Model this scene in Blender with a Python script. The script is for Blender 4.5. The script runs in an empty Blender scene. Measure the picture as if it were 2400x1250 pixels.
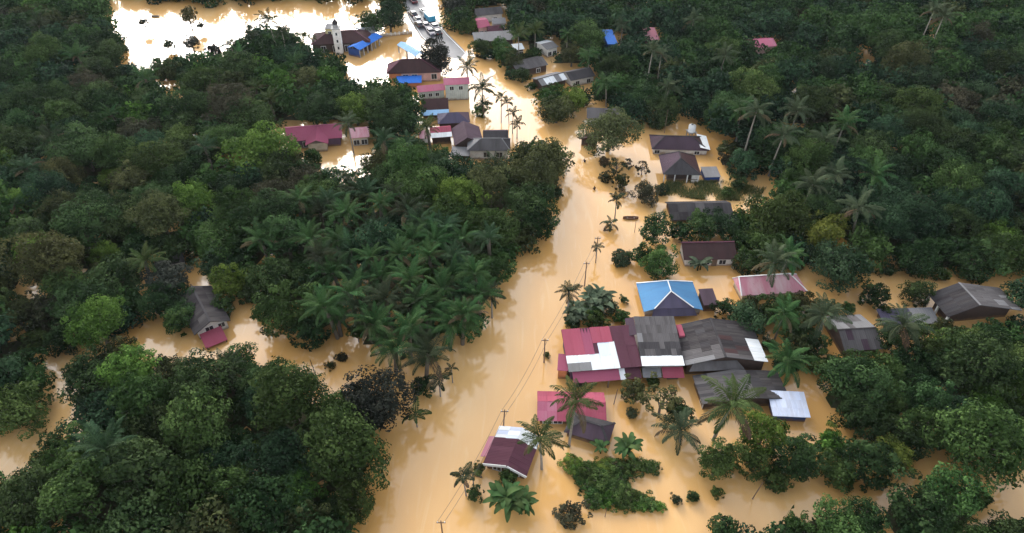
import bpy, math, random
import numpy as np
from mathutils import Vector, Matrix

# ------------------------------------------------------------------ camera, sky, sun, exposure
sc = bpy.context.scene
COL = sc.collection
H_CAM, PITCH, FPX, PW, PH = 75.0, math.radians(40.0), 1600.0, 2400.0, 1250.0
cam = bpy.data.cameras.new('camera'); cam.sensor_width = 36.0; cam.lens = 36.0 * FPX / PW
cam.clip_start = 1.0; cam.clip_end = 5000.0
cam_o = bpy.data.objects.new('camera', cam); COL.objects.link(cam_o)
cam_o.location = (0, 0, H_CAM); cam_o.rotation_euler = (math.pi / 2 - PITCH, 0, 0)
sc.camera = cam_o

SUN_EL, SUN_AZ = math.radians(24.0), math.radians(-21.0)       # bright patch of cloud ahead, a little left
world = bpy.data.worlds.new('World'); sc.world = world; world.use_nodes = True
wn, wl = world.node_tree.nodes, world.node_tree.links
sky = wn.new('ShaderNodeTexSky'); sky.sky_type = 'NISHITA'; sky.sun_disc = False
sky.sun_elevation = SUN_EL; sky.sun_rotation = SUN_AZ
sky.air_density = 1.0; sky.dust_density = 2.0; sky.ozone_density = 1.0
hs = wn.new('ShaderNodeHueSaturation'); hs.inputs['Saturation'].default_value = 0.32   # milky overcast
wl.new(sky.outputs[0], hs.inputs['Color']); wl.new(hs.outputs[0], wn['Background'].inputs[0])
wn['Background'].inputs[1].default_value = 0.15
sun = bpy.data.lights.new('sun', 'SUN'); sun.energy = 0.5; sun.angle = math.radians(25.0); sun.color = (1.0, 0.95, 0.88)
sun_o = bpy.data.objects.new('sun', sun); COL.objects.link(sun_o)
sd = Vector((math.sin(SUN_AZ) * math.cos(SUN_EL), math.cos(SUN_AZ) * math.cos(SUN_EL), math.sin(SUN_EL)))
sun_o.rotation_euler = sd.to_track_quat('Z', 'Y').to_euler()
sc.view_settings.view_transform = 'Standard'; sc.view_settings.look = 'None'
sc.view_settings.exposure = 1.8; sc.view_settings.gamma = 1.0
sc.cycles.max_bounces = 6; sc.cycles.diffuse_bounces = 3; sc.cycles.glossy_bounces = 3
sc.cycles.transmission_bounces = 3; sc.cycles.transparent_max_bounces = 4

# ------------------------------------------------------------------ geometry of the place
CP, SP = math.cos(PITCH), math.sin(PITCH)
def G(px, py, z=0.0):
    """point of the place at height z that the camera sees at photograph pixel (px, py)"""
    a, b = (px - PW / 2) / FPX, -(py - PH / 2) / FPX
    d = (a, CP + b * SP, -SP + b * CP)
    t = (z - H_CAM) / d[2]
    return Vector((d[0] * t, d[1] * t, z))
def PX(p):
    """photograph pixel and pixels-per-metre of a point"""
    x, y, z = p[0], p[1], p[2] - H_CAM
    dep = y * CP - z * SP; up = y * SP + z * CP
    return PW / 2 + FPX * x / dep, PH / 2 - FPX * up / dep, FPX / dep

RNG = random.Random(7)

# ------------------------------------------------------------------ materials
MATS = {}
def nodes_mat(name):
    m = bpy.data.materials.new(name); m.use_nodes = True
    return m, m.node_tree.nodes, m.node_tree.links, m.node_tree.nodes['Principled BSDF']
def plain(name, col, rough=0.7, dirt=0.25, scale=1.2, metal=0.0, corr=0.0, spec=0.3, streak=False, dirtcol=None):
    """painted / weathered surface: colour broken by noise, optional corrugation relief along local x"""
    if name in MATS: return MATS[name]
    m, n, l, p = nodes_mat(name)
    tc = n.new('ShaderNodeTexCoord')
    oi = n.new('ShaderNodeObjectInfo')
    mp = n.new('ShaderNodeMapping'); mp.inputs['Scale'].default_value = (1.0, 0.22, 1.0) if streak else (1, 1, 1)
    l.new(tc.outputs['Object'], mp.inputs['Vector'])
    cb = n.new('ShaderNodeVectorMath'); cb.operation = 'ADD'
    ml = n.new('ShaderNodeVectorMath'); ml.operation = 'SCALE'; ml.inputs[3].default_value = 31.0
    cx = n.new('ShaderNodeCombineXYZ')
    for i in range(3): l.new(oi.outputs['Random'], cx.inputs[i])
    l.new(cx.outputs[0], ml.inputs[0]); l.new(mp.outputs[0], cb.inputs[0]); l.new(ml.outputs[0], cb.inputs[1])
    nz = n.new('ShaderNodeTexNoise'); nz.inputs['Scale'].default_value = scale; nz.inputs['Detail'].default_value = 5
    nz.inputs['Roughness'].default_value = 0.65
    l.new(cb.outputs[0], nz.inputs['Vector'])
    mr = n.new('ShaderNodeMapRange'); mr.inputs[1].default_value = 0.42; mr.inputs[2].default_value = 0.72
    l.new(nz.outputs[0], mr.inputs[0])
    mx = n.new('ShaderNodeMix'); mx.data_type = 'RGBA'
    mx.inputs[6].default_value = (*col, 1)
    dc = dirtcol or tuple(c * 0.45 + 0.03 for c in col)
    mx.inputs[7].default_value = (*dc, 1)
    mu = n.new('ShaderNodeMath'); mu.operation = 'MULTIPLY'; mu.inputs[1].default_value = dirt * 2.2
    l.new(mr.outputs[0], mu.inputs[0]); l.new(mu.outputs[0], mx.inputs[0])
    hv = n.new('ShaderNodeHueSaturation')
    vr = n.new('ShaderNodeMapRange'); vr.inputs[3].default_value = 0.88; vr.inputs[4].default_value = 1.1
    l.new(oi.outputs['Random'], vr.inputs[0]); l.new(vr.outputs[0], hv.inputs['Value'])
    l.new(mx.outputs[2], hv.inputs['Color']); l.new(hv.outputs[0], p.inputs['Base Color'])
    p.inputs['Roughness'].default_value = rough; p.inputs['Metallic'].default_value = metal
    p.inputs['Specular IOR Level'].default_value = spec
    if corr > 0:
        wv = n.new('ShaderNodeTexWave'); wv.inputs['Scale'].default_value = corr; wv.bands_direction = 'X'
        l.new(tc.outputs['Object'], wv.inputs['Vector'])
        bp = n.new('ShaderNodeBump'); bp.inputs['Strength'].default_value = 0.6; bp.inputs['Distance'].default_value = 0.05
        l.new(wv.outputs['Fac'], bp.inputs['Height']); l.new(bp.outputs[0], p.inputs['Normal'])
    MATS[name] = m
    return m
def leaf_mat(name, col, col2, trans=0.18):
    m, n, l, p = nodes_mat(name)
    at = n.new('ShaderNodeAttribute'); at.attribute_name = 'tint'
    oi = n.new('ShaderNodeObjectInfo')
    mx = n.new('ShaderNodeMix'); mx.data_type = 'RGBA'
    mx.inputs[6].default_value = (*col, 1); mx.inputs[7].default_value = (*col2, 1)
    l.new(at.outputs['Fac'], mx.inputs[0])
    hv = n.new('ShaderNodeHueSaturation')
    a = n.new('ShaderNodeMapRange'); a.inputs[3].default_value = 0.47; a.inputs[4].default_value = 0.52
    b = n.new('ShaderNodeMapRange'); b.inputs[3].default_value = 0.60; b.inputs[4].default_value = 1.18; hv.inputs['Saturation'].default_value = 0.92
    fr = n.new('ShaderNodeMath'); fr.operation = 'MULTIPLY'; fr.inputs[1].default_value = 7.31
    f2 = n.new('ShaderNodeMath'); f2.operation = 'FRACT'
    l.new(oi.outputs['Random'], a.inputs[0]); l.new(oi.outputs['Random'], fr.inputs[0]); l.new(fr.outputs[0], f2.inputs[0])
    l.new(f2.outputs[0], b.inputs[0]); l.new(a.outputs[0], hv.inputs['Hue']); l.new(b.outputs[0], hv.inputs['Value'])
    l.new(mx.outputs[2], hv.inputs['Color']); l.new(hv.outputs[0], p.inputs['Base Color'])
    p.inputs['Roughness'].default_value = 0.8; p.inputs['Specular IOR Level'].default_value = 0.03
    tr = n.new('ShaderNodeBsdfTranslucent'); l.new(hv.outputs[0], tr.inputs['Color'])
    ms = n.new('ShaderNodeMixShader'); ms.inputs[0].default_value = trans
    l.new(p.outputs[0], ms.inputs[1]); l.new(tr.outputs[0], ms.inputs[2])
    l.new(ms.outputs[0], n['Material Output'].inputs['Surface'])
    MATS[name] = m
    return m
LEAF = {
    'dark':   leaf_mat('leaf_dark_green', (0.015, 0.034, 0.011), (0.060, 0.110, 0.033)),
    'deep':   leaf_mat('leaf_bluish_green', (0.013, 0.033, 0.015), (0.049, 0.101, 0.043)),
    'mid':    leaf_mat('leaf_mid_green', (0.024, 0.052, 0.012), (0.083, 0.149, 0.035)),
    'bright': leaf_mat('leaf_bright_green', (0.040, 0.084, 0.011), (0.127, 0.223, 0.029)),
    'olive':  leaf_mat('leaf_olive', (0.034, 0.042, 0.015), (0.104, 0.116, 0.039)),
    'brown':  leaf_mat('leaf_brownish', (0.029, 0.032, 0.018), (0.087, 0.083, 0.045)),
    'yellow': leaf_mat('leaf_yellow_green', (0.060, 0.078, 0.011), (0.171, 0.194, 0.027)),
    'black':  leaf_mat('leaf_blackish', (0.020, 0.026, 0.020), (0.060, 0.066, 0.050)),
    'palm':   leaf_mat('frond_green', (0.020, 0.056, 0.015), (0.050, 0.115, 0.032)),
    'palmg':  leaf_mat('frond_grey_green', (0.035, 0.054, 0.026), (0.068, 0.093, 0.046)),
    'palmy':  leaf_mat('frond_olive', (0.032, 0.052, 0.014), (0.062, 0.092, 0.026)),
    'palmd':  leaf_mat('frond_dark', (0.017, 0.028, 0.014), (0.039, 0.054, 0.024)),
    'dead':   leaf_mat('frond_dead_brown', (0.083, 0.059, 0.031), (0.134, 0.098, 0.051), 0.05),
    'banana': leaf_mat('banana_leaf', (0.038, 0.085, 0.024), (0.073, 0.137, 0.041), 0.25),
    'bananag': leaf_mat('banana_leaf_grey', (0.071, 0.106, 0.059), (0.122, 0.159, 0.095), 0.25),
    'sage':   leaf_mat('leaf_sage', (0.051, 0.063, 0.022), (0.143, 0.161, 0.060)),
    'grass':  leaf_mat('flooded_grass', (0.150, 0.175, 0.055), (0.260, 0.265, 0.105), 0.35),
}
BARK = plain('bark', (0.13, 0.105, 0.08), 0.9, 0.4, 2.0)
PALMBARK = plain('palm_bark', (0.24, 0.21, 0.17), 0.9, 0.35, 3.0)
WOOD = plain('old_wood', (0.16, 0.11, 0.075), 0.85, 0.35, 2.0)
CONC = plain('concrete', (0.36, 0.35, 0.33), 0.9, 0.3, 1.5)
GLASS = plain('dark_window', (0.02, 0.022, 0.028), 0.15, 0.1, 1.0, spec=0.5)
FRAME = plain('window_frame', (0.62, 0.62, 0.60), 0.6, 0.2, 2.0)
WHITEP = plain('white_paint', (0.74, 0.73, 0.70), 0.6, 0.22, 0.8)
def roofm(name, col, dirt=0.25, rough=0.78, corr=2.6, metal=0.0, scale=0.5, dirtcol=None):
    m = plain('roof_' + name, col, rough, dirt, scale, metal, corr, 0.03, True, dirtcol)
    n, l = m.node_tree.nodes, m.node_tree.links; p = n['Principled BSDF']        # rust runs and lichen blotches
    src = p.inputs['Base Color'].links[0].from_socket; tc = n.new('ShaderNodeTexCoord')
    for (sx, sy, lo, hi, amt, cc) in ((2.2, 0.35, 0.56, 0.74, 0.40, (0.10, 0.052, 0.03)), (0.9, 0.7, 0.60, 0.72, 0.35, (0.045, 0.042, 0.038))):
        mp = n.new('ShaderNodeMapping'); mp.inputs['Scale'].default_value = (sx, sy, 1); l.new(tc.outputs['Object'], mp.inputs['Vector'])
        nz = n.new('ShaderNodeTexNoise'); nz.inputs['Scale'].default_value = 1.0; nz.inputs['Detail'].default_value = 6; nz.inputs['Roughness'].default_value = 0.7; l.new(mp.outputs[0], nz.inputs['Vector'])
        mr = n.new('ShaderNodeMapRange'); mr.inputs[1].default_value = lo; mr.inputs[2].default_value = hi; mr.inputs[4].default_value = amt; l.new(nz.outputs[0], mr.inputs[0])
        mx = n.new('ShaderNodeMix'); mx.data_type = 'RGBA'; mx.inputs[7].default_value = (*cc, 1); l.new(mr.outputs[0], mx.inputs[0]); l.new(src, mx.inputs[6]); src = mx.outputs[2]
    l.new(src, p.inputs['Base Color'])
    return m
ROOF = {
    'red':    roofm('red', (0.32, 0.08, 0.115), 0.22, dirtcol=(0.26, 0.05, 0.07)),
    'pink':   roofm('pink', (0.42, 0.13, 0.19), 0.25, dirtcol=(0.40, 0.20, 0.24)),
    'magenta': roofm('magenta', (0.29, 0.08, 0.125), 0.22, dirtcol=(0.28, 0.08, 0.13)),
    'fadepink': roofm('faded_pink', (0.45, 0.19, 0.23), 0.4, dirtcol=(0.55, 0.42, 0.42)),
    'maroon': roofm('maroon', (0.095, 0.04, 0.055), 0.2, dirtcol=(0.05, 0.02, 0.025)),
    'purple': roofm('purple_brown', (0.085, 0.058, 0.074), 0.35, dirtcol=(0.05, 0.036, 0.042)),
    'brown':  roofm('dark_brown', (0.062, 0.036, 0.036), 0.3, dirtcol=(0.035, 0.024, 0.024)),
    'black':  roofm('blackened', (0.036, 0.032, 0.034), 0.45, 0.8, dirtcol=(0.085, 0.078, 0.075)),
    'dgrey':  roofm('dark_grey', (0.062, 0.058, 0.061), 0.5, 0.85, dirtcol=(0.035, 0.033, 0.034)),
    'grey':   roofm('grey_sheet', (0.118, 0.11, 0.11), 0.55, 0.85, dirtcol=(0.075, 0.068, 0.068)),
    'lgrey':  roofm('light_grey', (0.2, 0.196, 0.2), 0.45, 0.7, dirtcol=(0.16, 0.155, 0.15)),
    'white':  roofm('white_sheet', (0.74, 0.76, 0.77), 0.25, 0.45, dirtcol=(0.45, 0.45, 0.43)),
    'zinc':   roofm('bluish_zinc', (0.56, 0.62, 0.76), 0.3, 0.35, metal=0.2, dirtcol=(0.40, 0.38, 0.40)),
    'blue':   roofm('blue', (0.09, 0.235, 0.41), 0.25, 0.45, dirtcol=(0.075, 0.15, 0.30)),
    'vblue':  roofm('vivid_blue', (0.045, 0.18, 0.60), 0.2, 0.45, dirtcol=(0.04, 0.12, 0.36)),
    'lblue':  roofm('light_blue', (0.28, 0.47, 0.68), 0.25, 0.45, dirtcol=(0.22, 0.33, 0.45)),
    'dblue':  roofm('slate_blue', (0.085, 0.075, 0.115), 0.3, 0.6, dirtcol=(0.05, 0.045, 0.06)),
}
def wallm(name, col, dirt=0.3):
    m = plain('wall_' + name, col, 0.85, dirt, 0.9, 0, 0, 0.2, True, tuple(c * 0.55 for c in col))
    n, l = m.node_tree.nodes, m.node_tree.links; p = n['Principled BSDF']        # mud tide mark just over the water
    src = p.inputs['Base Color'].links[0].from_socket
    tc = n.new('ShaderNodeTexCoord'); sp = n.new('ShaderNodeSeparateXYZ'); l.new(tc.outputs['Object'], sp.inputs[0])
    nz = n.new('ShaderNodeTexNoise'); nz.inputs['Scale'].default_value = 1.3; nz.inputs['Detail'].default_value = 4; l.new(tc.outputs['Object'], nz.inputs['Vector'])
    ad = n.new('ShaderNodeMath'); ad.operation = 'MULTIPLY_ADD'; ad.inputs[1].default_value = -0.9; l.new(nz.outputs[0], ad.inputs[0]); l.new(sp.outputs[2], ad.inputs[2])
    mr = n.new('ShaderNodeMapRange'); mr.inputs[1].default_value = -0.25; mr.inputs[2].default_value = 0.15; mr.inputs[3].default_value = 0.8; mr.inputs[4].default_value = 0.0
    l.new(ad.outputs[0], mr.inputs[0])
    mx = n.new('ShaderNodeMix'); mx.data_type = 'RGBA'; mx.inputs[7].default_value = (0.20, 0.12, 0.055, 1)
    l.new(mr.outputs[0], mx.inputs[0]); l.new(src, mx.inputs[6]); l.new(mx.outputs[2], p.inputs['Base Color'])
    return m
WALL = {
    'white': wallm('white', (0.66, 0.64, 0.60)), 'cream': wallm('cream', (0.55, 0.47, 0.36)),
    'pink': wallm('pink', (0.56, 0.34, 0.30)), 'orange': wallm('orange', (0.52, 0.20, 0.09)),
    'wood': wallm('dark_wood', (0.070, 0.048, 0.040)), 'purple': wallm('purple', (0.11, 0.07, 0.11)),
    'maroon': wallm('maroon', (0.10, 0.03, 0.035)), 'pgreen': wallm('pale_green', (0.46, 0.50, 0.45)),
    'grey': wallm('grey', (0.30, 0.29, 0.28)), 'blue': wallm('blue', (0.035, 0.08, 0.26)),
    'yellow': wallm('pale_yellow', (0.52, 0.44, 0.22)),
}

# ------------------------------------------------------------------ mesh helpers
def mesh_arr(name, V, F, mats, tint=None, midx=None, smooth=False):
    """V (n,3), F list of equal-length index rows or (m,k) array"""
    me = bpy.data.meshes.new(name)
    V = np.asarray(V, dtype=np.float32); F = np.asarray(F, dtype=np.int32)
    k = F.shape[1]; nf = F.shape[0]
    me.vertices.add(len(V)); me.vertices.foreach_set('co', V.ravel())
    me.loops.add(nf * k); me.loops.foreach_set('vertex_index', F.ravel())
    me.polygons.add(nf); me.polygons.foreach_set('loop_start', np.arange(0, nf * k, k, dtype=np.int32))
    for m in mats: me.materials.append(m)
    if midx is not None: me.polygons.foreach_set('material_index', np.asarray(midx, dtype=np.int32))
    if smooth: me.polygons.foreach_set('use_smooth', np.ones(nf, dtype=bool))
    if tint is not None:
        at = me.attributes.new('tint', 'FLOAT', 'FACE'); at.data.foreach_set('value', np.asarray(tint, dtype=np.float32))
    me.update(calc_edges=True)
    return me
def mesh_py(name, V, F, mats, midx=None, smooth=False):
    me = bpy.data.meshes.new(name); me.from_pydata([tuple(v) for v in V], [], F)
    for m in mats: me.materials.append(m)
    if midx is not None: me.polygons.foreach_set('material_index', np.asarray(midx, dtype=np.int32))
    if smooth: me.polygons.foreach_set('use_smooth', np.ones(len(F), dtype=bool))
    me.update(); return me
def obj(name, me, parent=None, mat=None):
    o = bpy.data.objects.new(name, me); COL.objects.link(o)
    if parent is not None: o.parent = parent
    if mat is not None: o.matrix_local = mat
    return o
def thing(name, label, cat, loc=(0, 0, 0), rz=0.0, group=None):
    o = bpy.data.objects.new(name, None); COL.objects.link(o)
    o.empty_display_size = 0.5; o.location = loc; o.rotation_euler = (0, 0, rz)
    tag(o, label, cat, group)
    return o
def tag(o, label=None, cat=None, group=None, kind=None):
    if label: o['label'] = label
    if cat: o['category'] = cat
    if group: o['group'] = group
    if kind: o['kind'] = kind
    return o
def box_vf(x0, x1, y0, y1, z0, z1, b=0):
    V = [(x, y, z) for z in (z0, z1) for y in (y0, y1) for x in (x0, x1)]
    F = [(0, 2, 3, 1), (4, 5, 7, 6), (0, 1, 5, 4), (2, 6, 7, 3), (0, 4, 6, 2), (1, 3, 7, 5)]
    F = [tuple(i + b for i in f) for f in F]
    return V, F
def box(name, parent, x0, x1, y0, y1, z0, z1, mat):
    V, F = box_vf(x0, x1, y0, y1, z0, z1)
    return obj(name, mesh_py(name, V, F, [mat]), parent)
def tube_vf(pts, rad, ns=6, base=0, cap=True):
    V, F = [], []
    n = len(pts)
    for i, p in enumerate(pts):
        p = Vector(p); a = Vector(pts[max(0, i - 1)]); b = Vector(pts[min(n - 1, i + 1)])
        t = (b - a).normalized(); u = t.cross(Vector((0, 1, 0)) if abs(t.y) < 0.9 else Vector((1, 0, 0))).normalized(); w = t.cross(u)
        for k in range(ns):
            an = 2 * math.pi * k / ns
            V.append(p + rad[i] * (math.cos(an) * u + math.sin(an) * w))
    for i in range(n - 1):
        for k in range(ns):
            k2 = (k + 1) % ns
            F.append((base + i * ns + k, base + i * ns + k2, base + (i + 1) * ns + k2, base + (i + 1) * ns + k))
    if cap:
        F.append(tuple(base + k for k in range(ns))); F.append(tuple(base + (n - 1) * ns + k for k in reversed(range(ns))))
    return V, F
def tube(name, parent, pts, rad, mat, ns=6, smooth=True):
    if not isinstance(rad, (list, tuple)): rad = [rad] * len(pts)
    V, F = tube_vf(pts, rad, ns)
    return obj(name, mesh_py(name, V, F, [mat], smooth=smooth), parent)
def beam(name, parent, p, q, w, h, mat):
    """rectangular bar between two points, top face up"""
    p, q = Vector(p), Vector(q); d = q - p; L = d.length; x = d / L
    y = Vector((0, 0, 1)).cross(x)
    if y.length < 1e-3: y = Vector((0, 1, 0))
    y.normalize(); z = x.cross(y)
    M = Matrix((x, y, z)).transposed().to_4x4(); M.translation = p
    V, F = box_vf(0, L, -w / 2, w / 2, -h / 2, h / 2)
    return obj(name, mesh_py(name, V, F, [mat]), parent, M)
def slab(name, parent, P, mat, th=0.07):
    """thick planar polygon; its own frame has x along the first edge, y up the slope"""
    P = [Vector(p) for p in P]
    nrm = Vector((0, 0, 0))
    for i in range(len(P)): nrm += P[i].cross(P[(i + 1) % len(P)])
    nrm.normalize()
    if nrm.z < 0: P = [P[1], P[0]] + P[:1:-1]; nrm = -nrm
    x = (P[1] - P[0]).normalized(); y = nrm.cross(x)
    M = Matrix((x, y, nrm)).transposed().to_4x4(); M.translation = P[0]
    L = [((p - P[0]).dot(x), (p - P[0]).dot(y)) for p in P]
    n = len(L)
    V = [(a, b, 0) for a, b in L] + [(a, b, -th) for a, b in L]
    F = [tuple(range(n)), tuple(range(2 * n - 1, n - 1, -1))] + [(i, i + n, (i + 1) % n + n, (i + 1) % n) for i in range(n)]
    return obj(name, mesh_py(name, V, F, [mat]), parent, M)

UNIT_SHEET = {}
def sheet_piece(parent, M, sx, sy, mat):
    """one roofing sheet: shared mesh, scaled to size; M is the frame in the parent's space"""
    me = UNIT_SHEET.get(mat.name)
    if me is None:
        V = []; n = 6
        for k in range(n + 1):
            z = 0.018 if k % 2 else 0.0
            for y in (0, 1): V.append((k / n, y, z))
        F = [(2 * k, 2 * k + 2, 2 * k + 3, 2 * k + 1) for k in range(n)]
        b = len(V)
        V += [(0, 0, -0.03), (1, 0, -0.03), (1, 1, -0.03), (0, 1, -0.03)]
        F += [(b, b + 3, b + 2, b + 1), (0, 1, b + 3, b), (2 * n, b + 1, b + 2, 2 * n + 1)]
        me = mesh_py('roof_sheet', V, F, [mat]); UNIT_SHEET[mat.name] = me
    o = bpy.data.objects.new('roof_sheet', me); COL.objects.link(o); o.parent = parent
    o.matrix_local = M @ Matrix.Diagonal((sx, sy, 1, 1))
    return o
def sheets(roof, W, D, cells, lift=0.035):
    """cells: (u0,u1,v0,v1,material) in fractions of the roof slab's own frame, or a grid"""
    for (u0, u1, v0, v1, m) in cells:
        M = Matrix.Translation((u0 * W, v0 * D - 0.04, lift + RNG.uniform(0, 0.02) + 0.004 * (v0 < 0.5)))
        M = M @ Matrix.Rotation(math.radians(RNG.uniform(-0.7, 0.7)), 4, 'Z') @ Matrix.Rotation(math.radians(RNG.uniform(-0.9, 0.3)), 4, 'X')
        sheet_piece(roof, M, (u1 - u0) * W * 0.992, (v1 - v0) * D + 0.05, m)
def grid_cells(nu, nv, pick, u0=0, u1=1, v0=0, v1=1):
    out = []
    for j in range(nv):
        for i in range(nu):
            a = u0 + (u1 - u0) * i / nu; b = u0 + (u1 - u0) * (i + 1) / nu
            c = v0 + (v1 - v0) * j / nv; d = v0 + (v1 - v0) * (j + 1) / nv
            out.append((a, b, c, d, pick(i, j)))
    return out

# ------------------------------------------------------------------ the setting: flood water, ground, road
def water_mat():
    m, n, l, p = nodes_mat('flood_water')
    tc = n.new('ShaderNodeTexCoord')
    def noise(sx, sy, rot, det, dist):
        mp = n.new('ShaderNodeMapping'); mp.inputs['Scale'].default_value = (sx, sy, 1); mp.inputs['Rotation'].default_value = (0, 0, math.radians(rot))
        l.new(tc.outputs['Object'], mp.inputs['Vector'])
        nz = n.new('ShaderNodeTexNoise'); nz.inputs['Scale'].default_value = 1.0; nz.inputs['Detail'].default_value = det; nz.inputs['Distortion'].default_value = dist
        l.new(mp.outputs[0], nz.inputs['Vector']); return nz.outputs[0]
    def rng_(sock, a, b):
        mr = n.new('ShaderNodeMapRange'); mr.inputs[1].default_value = a; mr.inputs[2].default_value = b; l.new(sock, mr.inputs[0]); return mr.outputs[0]
    mx = n.new('ShaderNodeMix'); mx.data_type = 'RGBA'            # silt clouds
    mx.inputs[6].default_value = (0.560, 0.295, 0.086, 1); mx.inputs[7].default_value = (0.635, 0.392, 0.160, 1)
    l.new(rng_(noise(0.045, 0.018, -14, 4, 0.8), 0.35, 0.65), mx.inputs[0])
    m2 = n.new('ShaderNodeMix'); m2.data_type = 'RGBA'; m2.inputs[7].default_value = (0.66, 0.47, 0.25, 1)   # thin current lines of froth and silt
    st = n.new('ShaderNodeMath'); st.operation = 'MULTIPLY'; st.inputs[1].default_value = 0.30
    l.new(rng_(noise(0.45, 0.06, -14, 6, 2.5), 0.55, 0.75), st.inputs[0]); l.new(st.outputs[0], m2.inputs[0])
    l.new(mx.outputs[2], m2.inputs[6]); l.new(m2.outputs[2], p.inputs['Base Color'])
    p.inputs['Roughness'].default_value = 0.09; p.inputs['IOR'].default_value = 1.55; p.inputs['Specular IOR Level'].default_value = 0.6
    bp = n.new('ShaderNodeBump'); bp.inputs['Strength'].default_value = 0.035; bp.inputs['Distance'].default_value = 0.08
    ad = n.new('ShaderNodeMath'); ad.operation = 'ADD'
    l.new(noise(0.8, 0.45, -14, 4, 0.4), ad.inputs[0]); l.new(noise(0.16, 0.06, -14, 2, 0.6), ad.inputs[1])
    l.new(ad.outputs[0], bp.inputs['Height']); l.new(bp.outputs[0], p.inputs['Normal'])
    return m
wv_ = [(-900, -300, 0), (900, -300, 0), (900, 1500, 0), (-900, 1500, 0)]
tag(obj('flood_water', mesh_py('flood_water', wv_, [(0, 1, 2, 3)], [water_mat()])), 'muddy ochre flood water covering road and yards', kind='structure')

# ------------------------------------------------------------------ vegetation prototypes
def unit(v): return v / np.maximum(np.linalg.norm(v, axis=1, keepdims=True), 1e-6)
def cards(C, N, L, W, rng, fold=0.18):
    n = len(C)
    r = rng.normal(size=(n, 3)); t = unit(r - N * np.sum(r * N, axis=1, keepdims=True)); b = np.cross(N, t)
    L = L[:, None]; W = W[:, None]
    V = np.stack([C - t * L / 2, C + b * W / 2 + N * L * fold, C + t * L / 2 - N * L * fold * 0.5, C - b * W / 2 + N * L * fold], axis=1)
    return V.reshape(-1, 3), np.arange(4 * n).reshape(-1, 4)
def crown_arrays(seed, R, Hh, nl, per, leaf, lo=-0.45, lobe=(0.14, 0.31), sparse=0.0):
    """uneven crown: lobes of many sizes hung on a lumpy envelope, leaves in tufts over each lobe"""
    rng = np.random.default_rng(seed)
    d = unit(rng.normal(size=(nl * 4, 3))); d = d[d[:, 2] > lo][:nl]
    for _ in range(8):
        diff = d[:, None] - d[None]; q = np.sum(diff ** 2, axis=2) + np.eye(len(d)) * 9
        d = unit(d + 0.03 * np.sum(diff / q[..., None] ** 1.5 * 0.2, axis=1)); d[:, 2] = np.maximum(d[:, 2], lo)
    env = np.ones(len(d))
    for k in range(5):
        w = unit(rng.normal(size=(1, 3)))[0]; env += 0.13 * np.sin((d @ w) * rng.uniform(2, 5) + rng.uniform(0, 6))
    lr = R * (lobe[0] + (lobe[1] - lobe[0]) * rng.uniform(size=len(d)) ** 1.5)
    c = d * np.array([R, R, Hh]) * (rng.uniform(0.56, 0.98, len(d)) * env)[:, None]
    if sparse > 0: keep = rng.uniform(size=len(d)) > sparse; c, lr, d = c[keep], lr[keep], d[keep]
    C, N, T = [], [], []
    for i in range(len(c)):
        k = int(per * (lr[i] / (R * 0.28)) ** 1.7) + 6
        u = unit(rng.normal(size=(k * 2, 3))); u = u[u @ d[i] > -0.5][:k]
        tuft = 1 + 0.16 * np.sin(u[:, 0] * 7 + i) * np.sin(u[:, 1] * 7 + 2 * i) + 0.10 * rng.normal(size=len(u))
        rad = lr[i] * (1 - 0.4 * rng.uniform(size=len(u)) ** 2) * tuft
        C.append(c[i] + u * rad[:, None] * np.array([1.1, 1.1, 0.8])); N.append(unit(u + 0.32 * rng.normal(size=u.shape) + np.array([0, 0, 0.35])))
        T.append(np.clip(rng.uniform(-0.1, 1.0) + 0.2 * rng.normal(size=len(u)), 0, 1))
    if sparse == 0:                                         # inner leaves so that the crown is not a hollow shell
        k = int(0.3 * sum(len(q) for q in C)); u = unit(rng.normal(size=(k, 3))); u[:, 2] = np.maximum(u[:, 2], lo)
        C.append(u * (rng.uniform(size=(k, 1)) ** 0.5) * np.array([R, R, Hh]) * 0.68); N.append(unit(u + 0.4 * rng.normal(size=u.shape))); T.append(rng.uniform(0, 0.5, k))
    C, N, T = np.concatenate(C), np.concatenate(N), np.concatenate(T)
    n = len(C); L = leaf * rng.uniform(0.6, 1.35, n)
    V, F = cards(C, N, L, L * rng.uniform(0.45, 0.75, n), rng)
    return V, F, T
def trunk_arrays(seed, R, zc, thick):
    r = random.Random(seed); V, F = [], []
    def add(pts, rad, ns):
        v, f = tube_vf(pts, rad, ns, len(V)); V.extend(v); F.extend(f)
    top = (r.uniform(-.2, .2) * R, r.uniform(-.2, .2) * R, zc + 0.2 * R)
    add([(0, 0, -1.5), (0.03 * R, 0, zc * 0.4), top], [thick * 1.25, thick, thick * 0.5], 7)
    for k in range(6):
        a = k * 1.05 + r.uniform(-.3, .3); rr = R * r.uniform(0.45, 0.7)
        z0 = zc * r.uniform(0.35, 0.75)
        add([(0.02 * R, 0, z0), (0.5 * rr * math.cos(a), 0.5 * rr * math.sin(a), z0 + 0.35 * R), (rr * math.cos(a), rr * math.sin(a), zc + R * r.uniform(0, .35))],
            [thick * 0.55, thick * 0.38, thick * 0.14], 5)
    return V, F
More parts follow.
